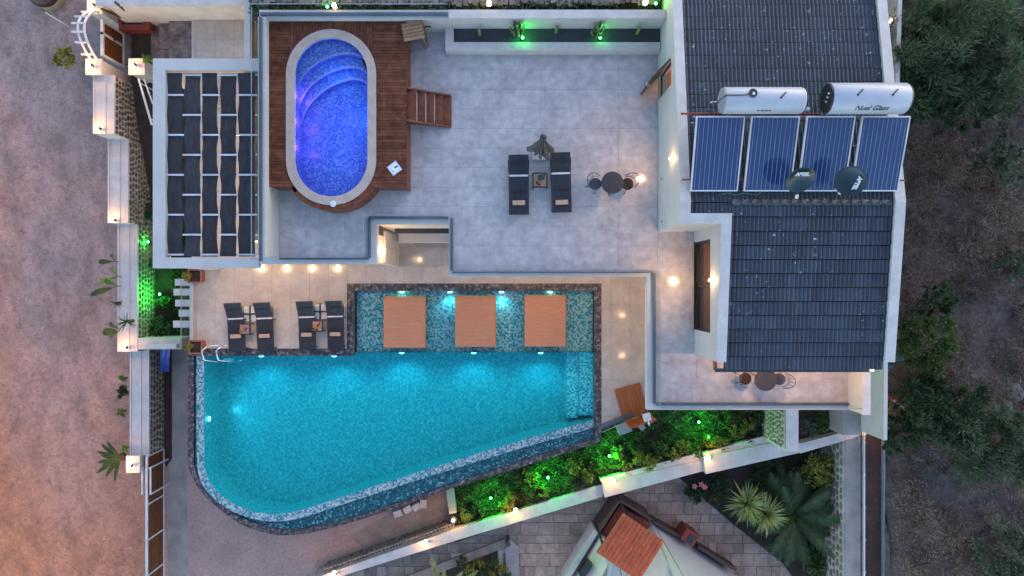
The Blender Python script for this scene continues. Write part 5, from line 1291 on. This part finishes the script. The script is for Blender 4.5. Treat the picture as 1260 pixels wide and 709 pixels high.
# ------------------------------------------------------------------ south garden strip and white walls
def soil_z(px): return -6.85+(px-560)/(1050-560)*.9
gs = MB(); up = [(560,596),(640,570),(740,520),(800,498),(900,498),(1000,498),(1070,498)]; dn = [(560,668),(640,640),(740,605),(800,590),(900,566),(1000,545),(1070,532)]
vs = []
for (a_, b_) in zip(up, dn):
    for t in np.linspace(-.25,1,8): px_ = a_[0]+(b_[0]-a_[0])*t; py_ = a_[1]+(b_[1]-a_[1])*t; vs.append(P(px_, py_, soil_z(a_[0])+random.uniform(-.03,.03)))
gs.add(vs, [(j*8+i, j*8+i+1, (j+1)*8+i+1, (j+1)*8+i) for j in range(6) for i in range(7)])
tag(gs.build('south_garden_bed', M['soil']), kind='structure')
rng = np.random.RandomState(31); n = 16000
px_ = rng.uniform(562,945,n); top = np.interp(px_, [p[0] for p in up],[p[1] for p in up]); bot = np.interp(px_, [p[0] for p in dn],[p[1] for p in dn])-11
t = rng.rand(n)*1.15-.2; py_ = top+(bot-top)*t; sz = -6.85+(px_-560)/490*.9; zz = sz+.05+.22*rng.rand(n)*(0.4+np.sin(px_*.21)*np.cos(py_*.33))
C = np.stack([(px_-CX)*(H-sz)/F, -(py_-CY)*(H-sz)/F, zz], 1)
tag(link('ground_cover', quads_mesh('ground_cover', leaf_quads(C,.055,.45,.5,rng), M['lf_green'])), 'dense low ground cover in the garden strip between pool and white wall', 'ground cover', kind='stuff')
ORD = 'first second third fourth fifth sixth seventh eighth ninth tenth eleventh twelfth thirteenth fourteenth fifteenth sixteenth seventeenth eighteenth'.split()
rng = np.random.RandomState(33); cnt_ = [0,0]
spots = sorted([(575,632),(590,625),(622,622),(628,610),(650,604),(655,588),(668,602),(700,590),(706,575),(722,583),(733,570),(768,572),(785,560),(800,566),(812,550),(828,558),(840,545),(852,552),(872,540),(888,546),(905,530),(918,522),(930,512),(780,545),(760,556),(895,515)])
for k, (a_, b_) in enumerate(spots):
    yl = k % 3 != 1
    cnt_[yl] += 1
    shrub(a_, b_, soil_z(a_)+.05, rng.uniform(.28,.45), rng.uniform(.35,.55), '%s low %s bush of the garden strip, counted from the driveway' % (ORD[cnt_[yl]-1], 'yellow-green' if yl else 'plain green'), 'lf_yellow' if yl else 'lf_mid', 420, .055, 'garden_bush', 'bush', 'low %s bushes of the garden strip' % ('yellow-green' if yl else 'green'), k)
for px, py, lab in ((604,612,'green spotlight in the garden strip nearest the driveway'),(674,587,'green spotlight in the garden strip below the middle of the pool edge'),(749.5,560.5,'green spotlight in the garden strip below the pool corner'),(859,519,'green spotlight in the garden strip below the balcony')):
    green_lamp(px,py,soil_z(px)+.42,lab,90,up=.22)
green_lamp(871,537,soil_z(871)+.2,'faint green spotlight in the ground cover below the balcony',5)
# stepped white retaining wall
wallparts = [('lowest white section of the south garden wall, running to the bottom edge', [(380,714),(560,651.5),(735,598),(748,594.5),(741,611.5),(560,665.5),(420,709),(395,726)], -6.40),
             ('middle white section of the south garden wall with lamp', [(741,594.5),(866,565.5),(868,579),(744,612.5)], -6.15),
             ('upper white section of the south garden wall below the palms', [(866,563),(948,545.5),(982,547),(985,557),(868.5,583.5)], -5.85),
             ('eastern white section of the south garden wall below the planted bed', [(984,546),(1066,525),(1068,534),(985,558)], -5.55)]
for lab, poly, z in wallparts:
    o = thing('garden_wall', lab, 'wall', P(poly[0][0], poly[0][1], -7.8), 0, 'stepped white walls south of the garden')
    p_ = [P(a_,b_,z)[:2] for a_,b_ in poly]; MB().prism(p_, z-.12, z).build('cap', M['cap'], o); MB().prism([Vector(v).lerp(Vector((sum(q[0] for q in p_)/len(p_), sum(q[1] for q in p_)/len(p_))), .006) for v in p_], -8.2, z-.121).build('wall', M['white'], o)
o = thing('inner_kerb_wall', 'low beige kerb wall on the garden side of the white south wall', 'wall', P(840,560,-6.6))
for poly in ([(742,597),(738,590),(862,557),(866,568)], [(866,566),(863,556),(946,533),(950,546)]):
    MB().prism([P(a_,b_,-6.15)[:2] for a_,b_ in poly], -7.4, -6.18+(.25 if poly[0][0] > 800 else 0)).build('block', M['cream'], o)
o = thing('rubble_wall_face', 'rough rubble stone edge below the lowest white garden wall beside the driveway', 'wall', P(480,685,DZ))
a_, b_ = P(400,702,-7.0), P(560,645,-7.0); d = (b_-a_); ln = d.xy.length; d = Vector((d.x/ln, d.y/ln, 0)); nn = Vector((-d.y, d.x, 0))
MB().obox(((a_.x+b_.x)/2, (a_.y+b_.y)/2, -7.2), (ln, .25, .9), math.atan2(d.y,d.x)).build('core', M['mortar'], o)
stone_face(o, (a_.x+nn.x*.126, a_.y+nn.y*.126, -7.6), d, (0,0,1), nn, ln, .85, .2, M['pstone'], rs); stone_face(o, (a_.x-nn.x*.12, a_.y-nn.y*.12, -6.75), d, nn, (0,0,1), ln, .24, .12, M['pstone'], rs)
for px, py, z, lab in ((412,704,-6.4,'warm lamp on the south wall at the bottom edge'),(524,666,-6.4,'warm lamp on the south wall beside the driveway'),(634.5,627,-6.4,'warm lamp on the south wall below the middle green spotlights'),(753.5,590,-6.1,'warm lamp where the middle wall section begins'),(869.5,562,-5.85,'warm lamp where the upper wall section begins'),(1068,523,-5.4,'warm lamp at the east end of the south wall')): cap_lamp(px,py,z,lab,20,.14)
ob = thing('bollard_lamp', 'warm bollard lamp at the driveway end of the garden strip', 'lamp', P(559,636,-6.9)); p = P(559,636,-6.9)
MB().lathe([(.05,0),(.05,.35),(.16,.36),(.16,.40),(.05,.42)], p, 14).build('post', M['black'], ob); MB().lathe([(.06,.42),(.06,.52),(.02,.54)], p, 12).build('globe', M['hot'], ob); bulb(ob, p+Vector((0,.0,.75)), 16, (1,.5,.15), .06)
o = thing('kerb_post', 'short grey concrete post between the driveway and the garden strip', 'post', P(554,615,-7)); MB().prism([P(549,602,-6.6)[:2],P(558,600,-6.6)[:2],P(562,630,-6.6)[:2],P(553,632,-6.6)[:2]], -7.6, -6.5).build('post', M['concrete'], o)
for k, (px, py) in enumerate(((490,629),(502,624),(513,621),(521,618))):
    o = thing('rubble_stone', ORD[k]+' broken pale block under the pool rim, counted from the driveway', 'rubble', P(px,py,DZ), random.random(), 'broken blocks under the pool rim', local=True); MB().obox((0,0,.15), (.35,.28,.3), random.random(), .2, .1).build('block', M['cap'], o)
wd = MB().prism([P(a_,b_,DZ)[:2] for a_,b_ in ((430,660),(500,622),(560,598),(564,628),(520,652),(460,684))], DZ-.05, DZ+.007).build('sand_patch', M['beigefloor']); tag(wd, kind='structure')

# stone pier wall and planted bed at the east end
pw2 = thing('pier_wall', 'rubble-faced wall with white cap running from the balcony to the south wall', 'wall', P(965,530,-6))
zt_ = -3.8; x0_ = X_(967.5,zt_); MB().box(x0_,X_(982.5,zt_),Y_(556,zt_),Y_(500,zt_),-7,zt_).build('cap', M['cap'], pw2)
MB().box(x0_-.05,x0_-.004,Y_(553,zt_),Y_(500,zt_),-7,zt_-.05).build('mortar_face', M['mortar'], pw2)
stone_face(pw2, (x0_-.05, Y_(553,zt_), -6.2), (0,1,0), (0,0,1), (-1,0,0), Y_(500,zt_)-Y_(553,zt_), 2.3, .17, M['pstone'], rs)
for k,(a_,b_,m_) in enumerate(((995,526,'lf_olive'),(1008,520,'lf_mid'),(1018,516,'lf_mid'),(1032,518,'lf_yellow'),(1043,513,'lf_yellow'),(1000,510,'lf_dark'),(1022,506,'lf_dark'))):
    shrub(a_,b_,-5.5,.45,.5,['grey-green bush at the pier end of the eastern bed','green bush in the middle of the eastern bed','green bush below the balcony end','yellow-green bush in the eastern bed','yellow-green bush at the lamp end of the eastern bed','dark bush against the balcony at the pier','dark bush against the balcony wall'][k],m_,500,.06,'garden_bush','bush','bushes of the eastern bed')
ew = thing('boundary_wall', 'white east boundary wall running along the villa above the scrub', 'wall', (13.4,2,-5))
q = MB(); pts = [(-5.45,-2.45),(-2.3,-2.4),(3.0,-1.9),(12,-1.4)]
for (ya,za),(yb,zb2) in zip(pts[:-1],pts[1:]): q.add([(13.30,ya,-7),(13.44,ya,-7),(13.44,yb,-7),(13.30,yb,-7),(13.30,ya,za),(13.44,ya,za),(13.44,yb,zb2),(13.30,yb,zb2)], [(3,2,1,0),(4,5,6,7),(0,1,5,4),(1,2,6,5),(2,3,7,6),(3,0,4,7)])
q.build('wall', M['white'], ew); MB().box(12.6,13.3,-5.6,12,-7,-4.0).build('ledge', M['concrete'], ew)
cap_lamp(1095,27,-2.1,'warm lamp behind the north-east roof corner',8); green_lamp(1079,463,-3.6,'green light on the east boundary wall near the roof corner',.8)

# ------------------------------------------------------------------ neighbour's court south of the wall
ZN = -7.85
nb_ = MB().box(-8.5,13.6,-17,-6.2,ZN-.3,ZN-.03).build('neighbour_court', M['mortar']); tag(nb_, kind='structure')
line = [(380,716),(741,613),(868,583),(985,558),(1068,534)]
rng = np.random.RandomState(41); cnt = 0; yy_ = -7.0
while yy_ > -13.3:
    hrow = rng.choice([.36,.45,.55]); x = X_(420,ZN)+rng.uniform(-.5,0)
    while x < X_(985,ZN):
        wdt = rng.uniform(.36,.85); cx_, cy_ = x+wdt/2, yy_-hrow/2; px = cx_*F/(H-ZN)+CX; py = -cy_*F/(H-ZN)+CY
        ly = np.interp(px, [p[0] for p in line],[p[1] for p in line])
        bed = inside((px,py), [(842,588),(1020,535),(1020,720),(992,720),(965,690),(905,642)]) or inside((px,py), [(545,690),(618,668),(622,720),(530,720)])
        if py > ly-8 and py < 725 and not bed:
            ms = M['grpaver'] if px < 632 and py > 600 else M['paver']
            hh2 = .01+rng.uniform(-.008,.008)
            MB().box(x+.012,x+wdt-.012,yy_-hrow+.012,yy_-.012,ZN-.04,ZN+hh2).build('paving_stone', ms, nb_); cnt += 1
        x += wdt
    yy_ -= hrow
bed1 = MB().prism([P(a_,b_,ZN)[:2] for a_,b_ in ((836,588),(1025,530),(1025,730),(990,730),(962,692),(902,645))], ZN-.1, ZN+.06).build('palm_bed', M['soil']); tag(bed1, kind='structure')
bed2 = MB().prism([P(a_,b_,ZN)[:2] for a_,b_ in ((470,722),(545,697),(612,675),(616,730),(470,740))], ZN-.1, ZN+.05).build('low_bed', M['soil']); tag(bed2, kind='structure')
kb = thing('kerb', 'pale stone kerb around the planted bed at the bottom edge', 'kerb', P(620,690,ZN)); MB().prism([P(a_,b_,ZN+.15)[:2] for a_,b_ in ((628,664),(638,673),(640,730),(623,730),(622,676))], ZN-.1, ZN+.15).build('kerb_stone', M['concrete'], kb)
MB().prism([P(a_,b_,ZN+.15)[:2] for a_,b_ in ((455,727),(621,664),(622,674),(470,733))], ZN-.1, ZN+.12).build('kerb_stone', M['grpaver'], kb)
for k,(px,py) in enumerate(((621,648),(627,702))):
    b_ = P(px+4,py+12,ZN); o = thing('path_light', ['black path light post just below the white wall','black path light post at the bottom edge'][k], 'lamp post', b_, 0, 'black path lights'); MB().tube([b_,b_+Vector((0,0,.9))], .06, 8).build('post', M['black'], o); MB().lathe([(.10,.9),(.12,.95),(.03,1.02)], b_, 12).build('hood', M['black'], o)
for k in range(9): shrub(568+k*6.5+ (k%2)*3, 690+ (k%3)*8, ZN+.05, .32, .4, ORD[k]+' low olive bush from the palm in the bottom edge bed', 'lf_yellow' if k % 2 else 'lf_green', 260, .05, 'garden_bush', 'bush', 'low olive bushes at the bottom edge', 100+k)
palm(548,722,ZN,9,2.3,'yellow-green palm rising into the bottom edge below the white wall',1.0,'lf_yucca',3,(35,70),.5,.20,az=[R(a) for a in (118,100,84,60,45,140,20,-30,200)])
# neighbour's plants
shrub(856,601,ZN+.05,.62,.9,'dark rounded shrub with pink flowers below the white wall','lf_dark',1500,.075,'flowering_shrub')
fo = bpy.data.objects['flowering_shrub']; rng = np.random.RandomState(2)
for k in range(3): 
    q = MB(); c = Vector((0,0,.0))
    for j in range(5): a = j*1.257; q.add([c, c+Vector((math.cos(a-.5)*.09,math.sin(a-.5)*.09,.03)), c+Vector((math.cos(a)*.13,math.sin(a)*.13,.03)), c+Vector((math.cos(a+.5)*.09,math.sin(a+.5)*.09,.03))], [(0,1,2,3)])
    f_ = link('flower', q.mesh('flower', M['pink']), fo); f_.location = fo.matrix_world.inverted() @ Vector((0,0,0)) if False else Vector(((-.28,.0,.15)[k]*1.0, (.34,.42,.3)[k], .86))
fo.rotation_euler = (0,0,0)
blade_plant(905,607,ZN+.05,150,1.0,.085,'spiky yucca rosette with yellow tips, nearer the white wall','lf_yucca','yucca',tilt=(8,88),curve=.35,grp='pair of yuccas in the palm bed',seed=2,stem=1.3)
blade_plant(926,619,ZN+.05,140,.95,.08,'spiky yucca rosette right beside the big palm','lf_yucca','yucca',tilt=(8,88),curve=.35,grp='pair of yuccas in the palm bed',seed=3,stem=1.4)
palm(968,628,ZN+.05,30,2.25,'large dark green feathery palm in the bed below the white wall',.6,'lf_palm',6,(8,60),.8,.34)
shrub(1000,572,ZN+.1,.95,1.6,'tall yellow-green leafy shrub beside the stone wall','lf_yellow',1500,.09,'tall_shrub',clumps=22); shrub(1012,690,ZN+.05,.95,.7,'grassy bright green bush at the foot of the stone wall','lf_mid',2600,.10,'grassy_bush',clumps=20); shrub(988,668,ZN+.05,.6,.6,'small dark bush between the palm and the grassy bush','lf_dark',900,.07); shrub(878,612,ZN+.05,.3,.3,'tiny yellowish plant at the edge of the palm bed','lf_yellow',150,.05); shrub(975,590,ZN+.05,.9,.9,'dark bush behind the palm below the white wall','lf_dark',1400,.08)
for k,(a_,b_,r_) in enumerate(((884,596,.6),(940,580,.8),(1000,640,.8),(930,590,.5))): shrub(a_,b_,ZN+.05,r_,.7,['dark bush between the flowering shrub and the yuccas','dark bush against the white wall above the palm','dark bush between the palm and the stone wall','small dark bush directly above the yuccas'][k],'lf_dark',900,.07)
# stone wall, walkway and rail east of the palms
sw = thing('stone_wall', 'rough stone retaining wall beside the palm bed with concrete top', 'wall', (13.5,-9,ZN)); zt_ = -5.65; xw2 = X_(1040,zt_)
MB().box(xw2,X_(1062,zt_),-14,-5.7,-8.5,zt_).build('top_slab', M['concrete'], sw); MB().box(xw2-.06,xw2-.004,-14,-5.6,-8.5,zt_-.04).build('mortar_face', M['mortar'], sw)
stone_face(sw, (xw2-.06,-12.6,ZN), (0,1,0), (0,0,1), (-1,0,0), 7.0, zt_-.05-ZN, .30, M['pstone'], rs, single=True)
tag(MB().box(X_(1062,zt_)+.002, X_(1086,zt_), -40,-5.5,-8.5,zt_-.1).build('dirt_path', mat('red_brown_dirt', (.085,.045,.032), .9, (.05,.028,.022), 2, fine=(18,.4), bump=.4)), kind='structure')
pr = thing('rail_bar', 'white pipe rail along the concrete top of the stone wall', 'rail', (14,-9,zt_)); MB().tube([(X_(1063.5,zt_+.35),-14,zt_+.35),(X_(1063.5,zt_+.35),-5.75,zt_+.35)], .035, 8).build('pipe', M['whitemetal'], pr); MB().tube([(X_(1060.5,zt_+.2),-14,zt_+.15),(X_(1060.5,zt_+.2),-5.75,zt_+.15)], .03, 8).build('pipe', M['slate'], pr)
for k in range(6): MB().box(X_(1062,zt_+.2)-.02,X_(1062,zt_+.2)+.04,-6.2-k*1.3,-6.14-k*1.3,zt_,zt_+.36).build('bracket', M['greymetal'], pr)
o = thing('edge_strip', 'thin pale metal edging between the dirt path and the dry scrub', 'edging', (15,-9,zt_)); MB().box(X_(1086,zt_),X_(1087.3,zt_),-14,-5.5,-7,zt_+.12).build('strip', M['greymetal'], o)

# neighbour's house at the bottom edge
nh = thing('neighbour_house', 'white neighbouring house with a red tiled porch roof at the bottom edge', 'house', P(800,680,ZN))
def pz(px,py,z): return tuple(P(px,py,z))
def solid(pts, zb_, name, m):
    """roof plane given by corner points of their own height, closed down to zb_"""
    n = len(pts); a = sum(pts[i][0]*pts[(i+1)%n][1]-pts[(i+1)%n][0]*pts[i][1] for i in range(n)); pts = pts if a > 0 else pts[::-1]
    MB().add([(p[0],p[1],zb_) for p in pts]+list(pts), [tuple(range(n-1,-1,-1)), tuple(range(n,2*n))]+[(i,(i+1)%n,n+(i+1)%n,n+i) for i in range(n)]).build(name, M[m], nh)
solid([pz(802,640,-7.5),pz(845,716,-5.2),pz(917,716,-7.6)], -7.84, 'white_wall', 'white')
solid([pz(796,645,-7.3),pz(801.5,640,-7.3),pz(844,716,-5.0),pz(832,716,-5.0)], -7.84, 'parapet_band', 'white')
solid([pz(736,657,-6.9),pz(757,676,-6.0),pz(738,716,-6.0),pz(703,716,-6.9)], -7.84, 'white_wall', 'cream')
solid([pz(745,672,-6.1),pz(758,676,-5.9),pz(766,716,-5.9),pz(748,716,-6.0)], -7.84, 'parapet_band', 'white')
solid([pz(760,680,-6.0),pz(806,660,-6.0),pz(832,716,-5.4),pz(768,716,-5.4)], -7.84, 'white_wall', 'cream')
solid([pz(731,652,-6.7),pz(736,656,-6.7),pz(699,716,-6.7),pz(692,716,-6.7)], -7.84, 'eave_band', 'cap'); solid([pz(736.2,656.2,-6.75),pz(738.5,659,-6.75),pz(703,716,-6.75),pz(699.2,716,-6.75)], -7.84, 'eave_board', 'brownpaint')
MB().prism([P(724,692,-6.3)[:2],P(729,695,-6.3)[:2],P(718,712,-6.3)[:2],P(713,709,-6.3)[:2]], -6.9, -6.2).build('window', M['slate'], nh)
# porch: red tiles laid in rows on a pitched plane
A_, B_, C_, D_ = Vector(pz(766,632,-5.4)), Vector(pz(817,667,-5.4)), Vector(pz(785,714,-4.8)), Vector(pz(734,680,-4.8))
pr_ = link('porch_roof', None, nh); WORLD[pr_.name] = WORLD[nh.name]
q = MB(); q.add([A_-Vector((0,0,.06)),B_-Vector((0,0,.06)),C_-Vector((0,0,.06)),D_-Vector((0,0,.06))], [(0,1,2,3)]); q.build('roof_deck', M['redbrick'], pr_)
nc, nr = 11, 8; up_ = (B_-A_).cross(D_-A_).normalized()
if up_.z < 0: up_ = -up_
for j in range(nr):
    for i in range(nc):
        u0, u1, v0, v1 = i/nc, (i+1)/nc, j/nr, (j+1)/nr; vs = []
        for k in range(7):
            u = u0+(u1-u0)*k/6; hgt = .045*math.sin(math.pi*k/6)
            for v_, lift in ((v0-.012,.035),(v1,.0)): vs.append(A_+(B_-A_)*u+(D_-A_)*v_+up_*(hgt+lift+random.uniform(0,.004)))
        MB().add(vs, [(2*k,2*k+2,2*k+3,2*k+1) for k in range(6)]).build('roof_tile', M['red_tile'], pr_, True)
for (a_, b_) in (((763,617),(738,655)),((763,617),(803,641))):
    z = -6.2; p, q_ = P(a_[0],a_[1],z), P(b_[0],b_[1],z); d = (q_-p); ln = d.length; ang_ = math.atan2(d.y,d.x)
    for k in range(6): MB().obox(((p.x+q_.x)/2,(p.y+q_.y)/2,ZN+.14+k*.27), (ln,.05,.255), ang_).build('porch_board', M['brownpaint'], nh)
fl_ = [P(a_,b_,-7.0)[:2] for a_,b_ in ((763,622),(741,656),(770,690),(800,645))]; MB().prism(fl_, ZN, -7.0).build('porch_floor', M['redbrick'], nh)
MB().tube([P(763,617,-6.1), P(772,633,-6.1)-Vector((0,0,.0))], .04, 6).build('porch_beam', M['black'], nh); MB().tube([P(738,657,-6.1), P(742,672,-5.2)], .05, 6).build('downpipe', M['black'], nh)
for (a_, b_) in (((803,641),(846,665)),((858,672),(905,701))):
    p, q_ = P(a_[0],a_[1],-7.1), P(b_[0],b_[1],-7.1); d = q_-p; MB().obox(((p.x+q_.x)/2,(p.y+q_.y)/2,-7.4), (d.length,.12,.8), math.atan2(d.y,d.x)).build('base_trim', M['brownpaint'], nh)
p = P(848,660,-7.0); MB().obox(p-Vector((0,0,.35)), (.62,.52,1.0), R(-32)).build('chimney', M['redbrick'], nh); MB().obox(p+Vector((.03,-.05,.16)), (.26,.34,.05), R(-32)).build('chimney_flue', M['slate'], nh)

# ------------------------------------------------------------------ east scrub, trees
ter = MB(); rng = np.random.RandomState(51); NX, NY = 46, 60; xs_ = np.linspace(13.0, 60, NX); ys_ = np.linspace(-40, 40, NY)
def tz(x, y): return -5.6+.05*(x-13)+.35*math.sin(x*.7+y*.3)*math.sin(y*.5+1)+.2*math.sin(x*1.9)*math.sin(y*1.7)
# rows where the dirt path lies start east of it
vs = []
for y in ys_:
    for x in xs_: vs.append((x if y > -4.6 or x > 15.1 else max(x, 15.05), y, tz(x,y)+rng.uniform(-.06,.06)))
ter.add(vs, [(j*NX+i, j*NX+i+1, (j+1)*NX+i+1, (j+1)*NX+i) for j in range(NY-1) for i in range(NX-1)])
tag(ter.build('hillside', mat('dark_scrub_soil', (.15,.115,.10), .95, (.055,.045,.042), .8, fine=(6,.5), bump=1.0, bscale=6), smooth=True), kind='structure')
n = 150000; xx = rng.uniform(13.5,24,n); yv = rng.uniform(-12,12,n)
dens = np.sin(xx*1.3+2*np.sin(yv*.8))+np.sin(yv*1.7+np.cos(xx))+rng.rand(n)*1.6
keep = (dens > .1) & ~((xx < 15.15) & (yv < -5.3)); xx, yv = xx[keep], yv[keep]
zv = np.array([tz(a_,b_) for a_,b_ in zip(xx,yv)])+.25*rng.rand(len(xx))**2
C = np.stack([xx,yv,zv],1); half = rng.rand(len(xx)) < .72
tag(link('dry_scrub', quads_mesh('dry_scrub', leaf_quads(C[half],.060,.16,.2,rng), M['lf_dry'])), 'grey dry scrub and twigs covering the dark slope east of the villa', 'scrub', kind='stuff')
nt_ = 520; tx_ = rng.uniform(13.6,23.5,nt_); ty_ = rng.uniform(-12,12,nt_); ok = ~((tx_ < 15.6) & (ty_ < -5.0)); tx_, ty_ = tx_[ok], ty_[ok]; TC = []; TD = []
for a_, b_ in zip(tx_, ty_):
    k_ = rng.randint(90,240); r3 = rng.normal(size=(k_,3)); r3[:,2] = np.abs(r3[:,2])+.2; r3 /= np.linalg.norm(r3,axis=1)[:,None]
    TC.append(np.array([a_,b_,tz(a_,b_)])+r3*rng.uniform(.15,.75)*rng.uniform(.5,1,(k_,1))); TD.append(r3)
tag(link('brush_tufts', quads_mesh('brush_tufts', leaf_quads(np.concatenate(TC),.12,.07,0,rng,np.concatenate(TD)), M['lf_dry'])), 'pale grey brush tufts dotted over the dark slope east of the villa', 'brush', kind='stuff')
tag(link('brown_litter', quads_mesh('brown_litter', leaf_quads(C[~half],.055,.25,.1,rng), M['lf_brown'])), 'brown leaf litter scattered over the dark slope east of the villa', 'leaf litter', kind='stuff')
def tree(px, py, z, r, h, label, m, n=5000, leaf=.09, clumps=40, seed=1, spread=.30, ratio=.3, name='tree', grp=None):
    rng = np.random.RandomState(seed); p = P(px,py,z); zb_ = tz(p.x,p.y)-.1; p = Vector((p.x,p.y,zb_)); o = thing(name, label, 'tree', p, 0, grp, local=True); hh = z-zb_
    C, dv_ = crown_points(rng, (0,0,hh*.75), (r*.95,r*.95,hh*.38), n, clumps, r*spread, True)
    link('crown', quads_mesh('crown', leaf_quads(C,leaf,ratio,.2,rng,dv_), M[m]), o)
    q = MB(); q.tube([(0,0,-.2),(.05,.03,hh*.4),(0,.05,hh*.85)], [.14,.10,.04], 8)
    for k in range(9): a = k*2.4; q.tube([(0.02,0,hh*(.3+.05*k)),(math.cos(a)*r*.45,math.sin(a)*r*.45,hh*(.5+.04*k)),(math.cos(a)*r*.8,math.sin(a)*r*.8,hh*(.58+.03*k))], [.05,.03,.012], 5)
    q.build('trunk', M['bark'], o); return o
G = 'trees on the slope east of the villa'
for k, a_ in enumerate(((1150,40,-1.2,2.0,'dark pine crown beside the north-east roof corner','lf_pine',9000),(1205,22,-1.0,2.2,'dark pine crown at the top edge, east of the first pine','lf_pine',9000),(1250,55,-1.2,2.0,'dark pine crown cut by the right edge near the top','lf_pine',8000),(1128,100,-2.4,1.4,'smaller green pine beside the larger water tank','lf_pine',6000),(1165,95,-2.2,1.5,'mid-height pine south of the topmost crowns','lf_dark',6000),(1215,105,-2.6,1.7,'dark leafy tree between the pines and the grey bush','lf_dark',6500),(1245,195,-3.2,1.0,'grey-green bush tree at the right edge level with the solar row','lf_olive',3000),(1148,425,-3.2,1.35,'green bushy tree beside the lower half of the tiled roof','lf_mid',6000),(1135,495,-3.6,1.2,'dark green bush tree below the teal scrap','lf_dark',5000),(1180,512,-3.5,1.5,'dark green tree south of the green bushy tree','lf_dark',6500),(1215,540,-3.3,1.7,'broad dark tree in the lower part of the slope','lf_pine',7000),(1250,555,-3.4,1.5,'dark tree cut by the right edge in the lower part','lf_pine',6000),(1112,535,-4.0,.9,'low bush by the east end of the south wall','lf_dark',3000),(1245,695,-3.8,1.5,'grey-green tree in the bottom corner of the slope','lf_olive',5000),(1250,325,-4.0,.7,'small grey-green bush at the right edge beside the bare slope','lf_olive',1500),(1160,375,-4.2,.8,'small dark bush above the green bushy tree','lf_dark',2000))):
    tree(a_[0],a_[1],a_[2],a_[3],0,a_[4],a_[5],a_[6],.07 if a_[5] != 'lf_pine' else .12,int(20+a_[3]*16),60+k,.21,.14 if a_[5] == 'lf_pine' else .40,grp=G)
for k,(px,py,s) in enumerate(((1203,186,.22),(1250,484,.45),(1232,500,.38))):
    p = P(px,py,-5.0); p.z = tz(p.x,p.y)+.15; o = thing('boulder', ['pale rock in the scrub level with the solar row','large pale rock at the right edge below the green bushy tree','pale rock just below the large one at the right edge','small pale rock in the scrub west of the large one','small pale stone under the green bushy tree','pale rock touching the large one on its upper side','small pale rock beside the larger water tank','pale rock in the lower scrub near the right edge','pale rock in the middle of the lower scrub'][k], 'rock', p, random.random()*3, 'pale rocks in the scrub', local=True)
    rg = np.random.RandomState(k); pts = MB().lathe([(.35*s,-.2*s),(.8*s,-.05*s),(.9*s,.2*s),(.6*s,.45*s),(.2*s,.52*s)], (0,0,0), 9); pts.v = [(x*rg.uniform(.8,1.2), y*rg.uniform(.6,1.1), z*rg.uniform(.8,1.2)) for x,y,z in pts.v]; pts.build('rock', M['stone'], o)
for k,(px,py,sx_,sy_,rz) in enumerate(((1104,440,.55,.25,.2),(1093,452,.3,.22,.5))):
    p = P(px,py,-4.6); o = thing('scrap_sheet', ['torn teal sheet on the slope beside the parapet end','small teal scrap next to the east boundary wall'][k], 'scrap', p, rz, local=True); vs = [(sx_*(i/4-.5)+random.uniform(-.05,.05), sy_*(j/2-.5)+random.uniform(-.06,.06), random.uniform(0,.12)) for j in range(3) for i in range(5)]; MB().add(vs, [(j*5+i,j*5+i+1,j*5+6+i,j*5+5+i) for j in range(2) for i in range(4)]).build('sheet', M['teal'], o)
pk = thing('broken_pipe', 'broken white and rusty pipe lying in the scrub by the east boundary wall', 'pipe', P(1102,492,-4.9)); MB().tube([P(1090,484,-4.7),P(1099,492,-4.7)], .04, 6).build('rusty_end', M['redbrick'], pk); MB().tube([P(1099,492,-4.7),P(1112,502,-4.7)], .045, 6).build('pipe', M['whitemetal'], pk)
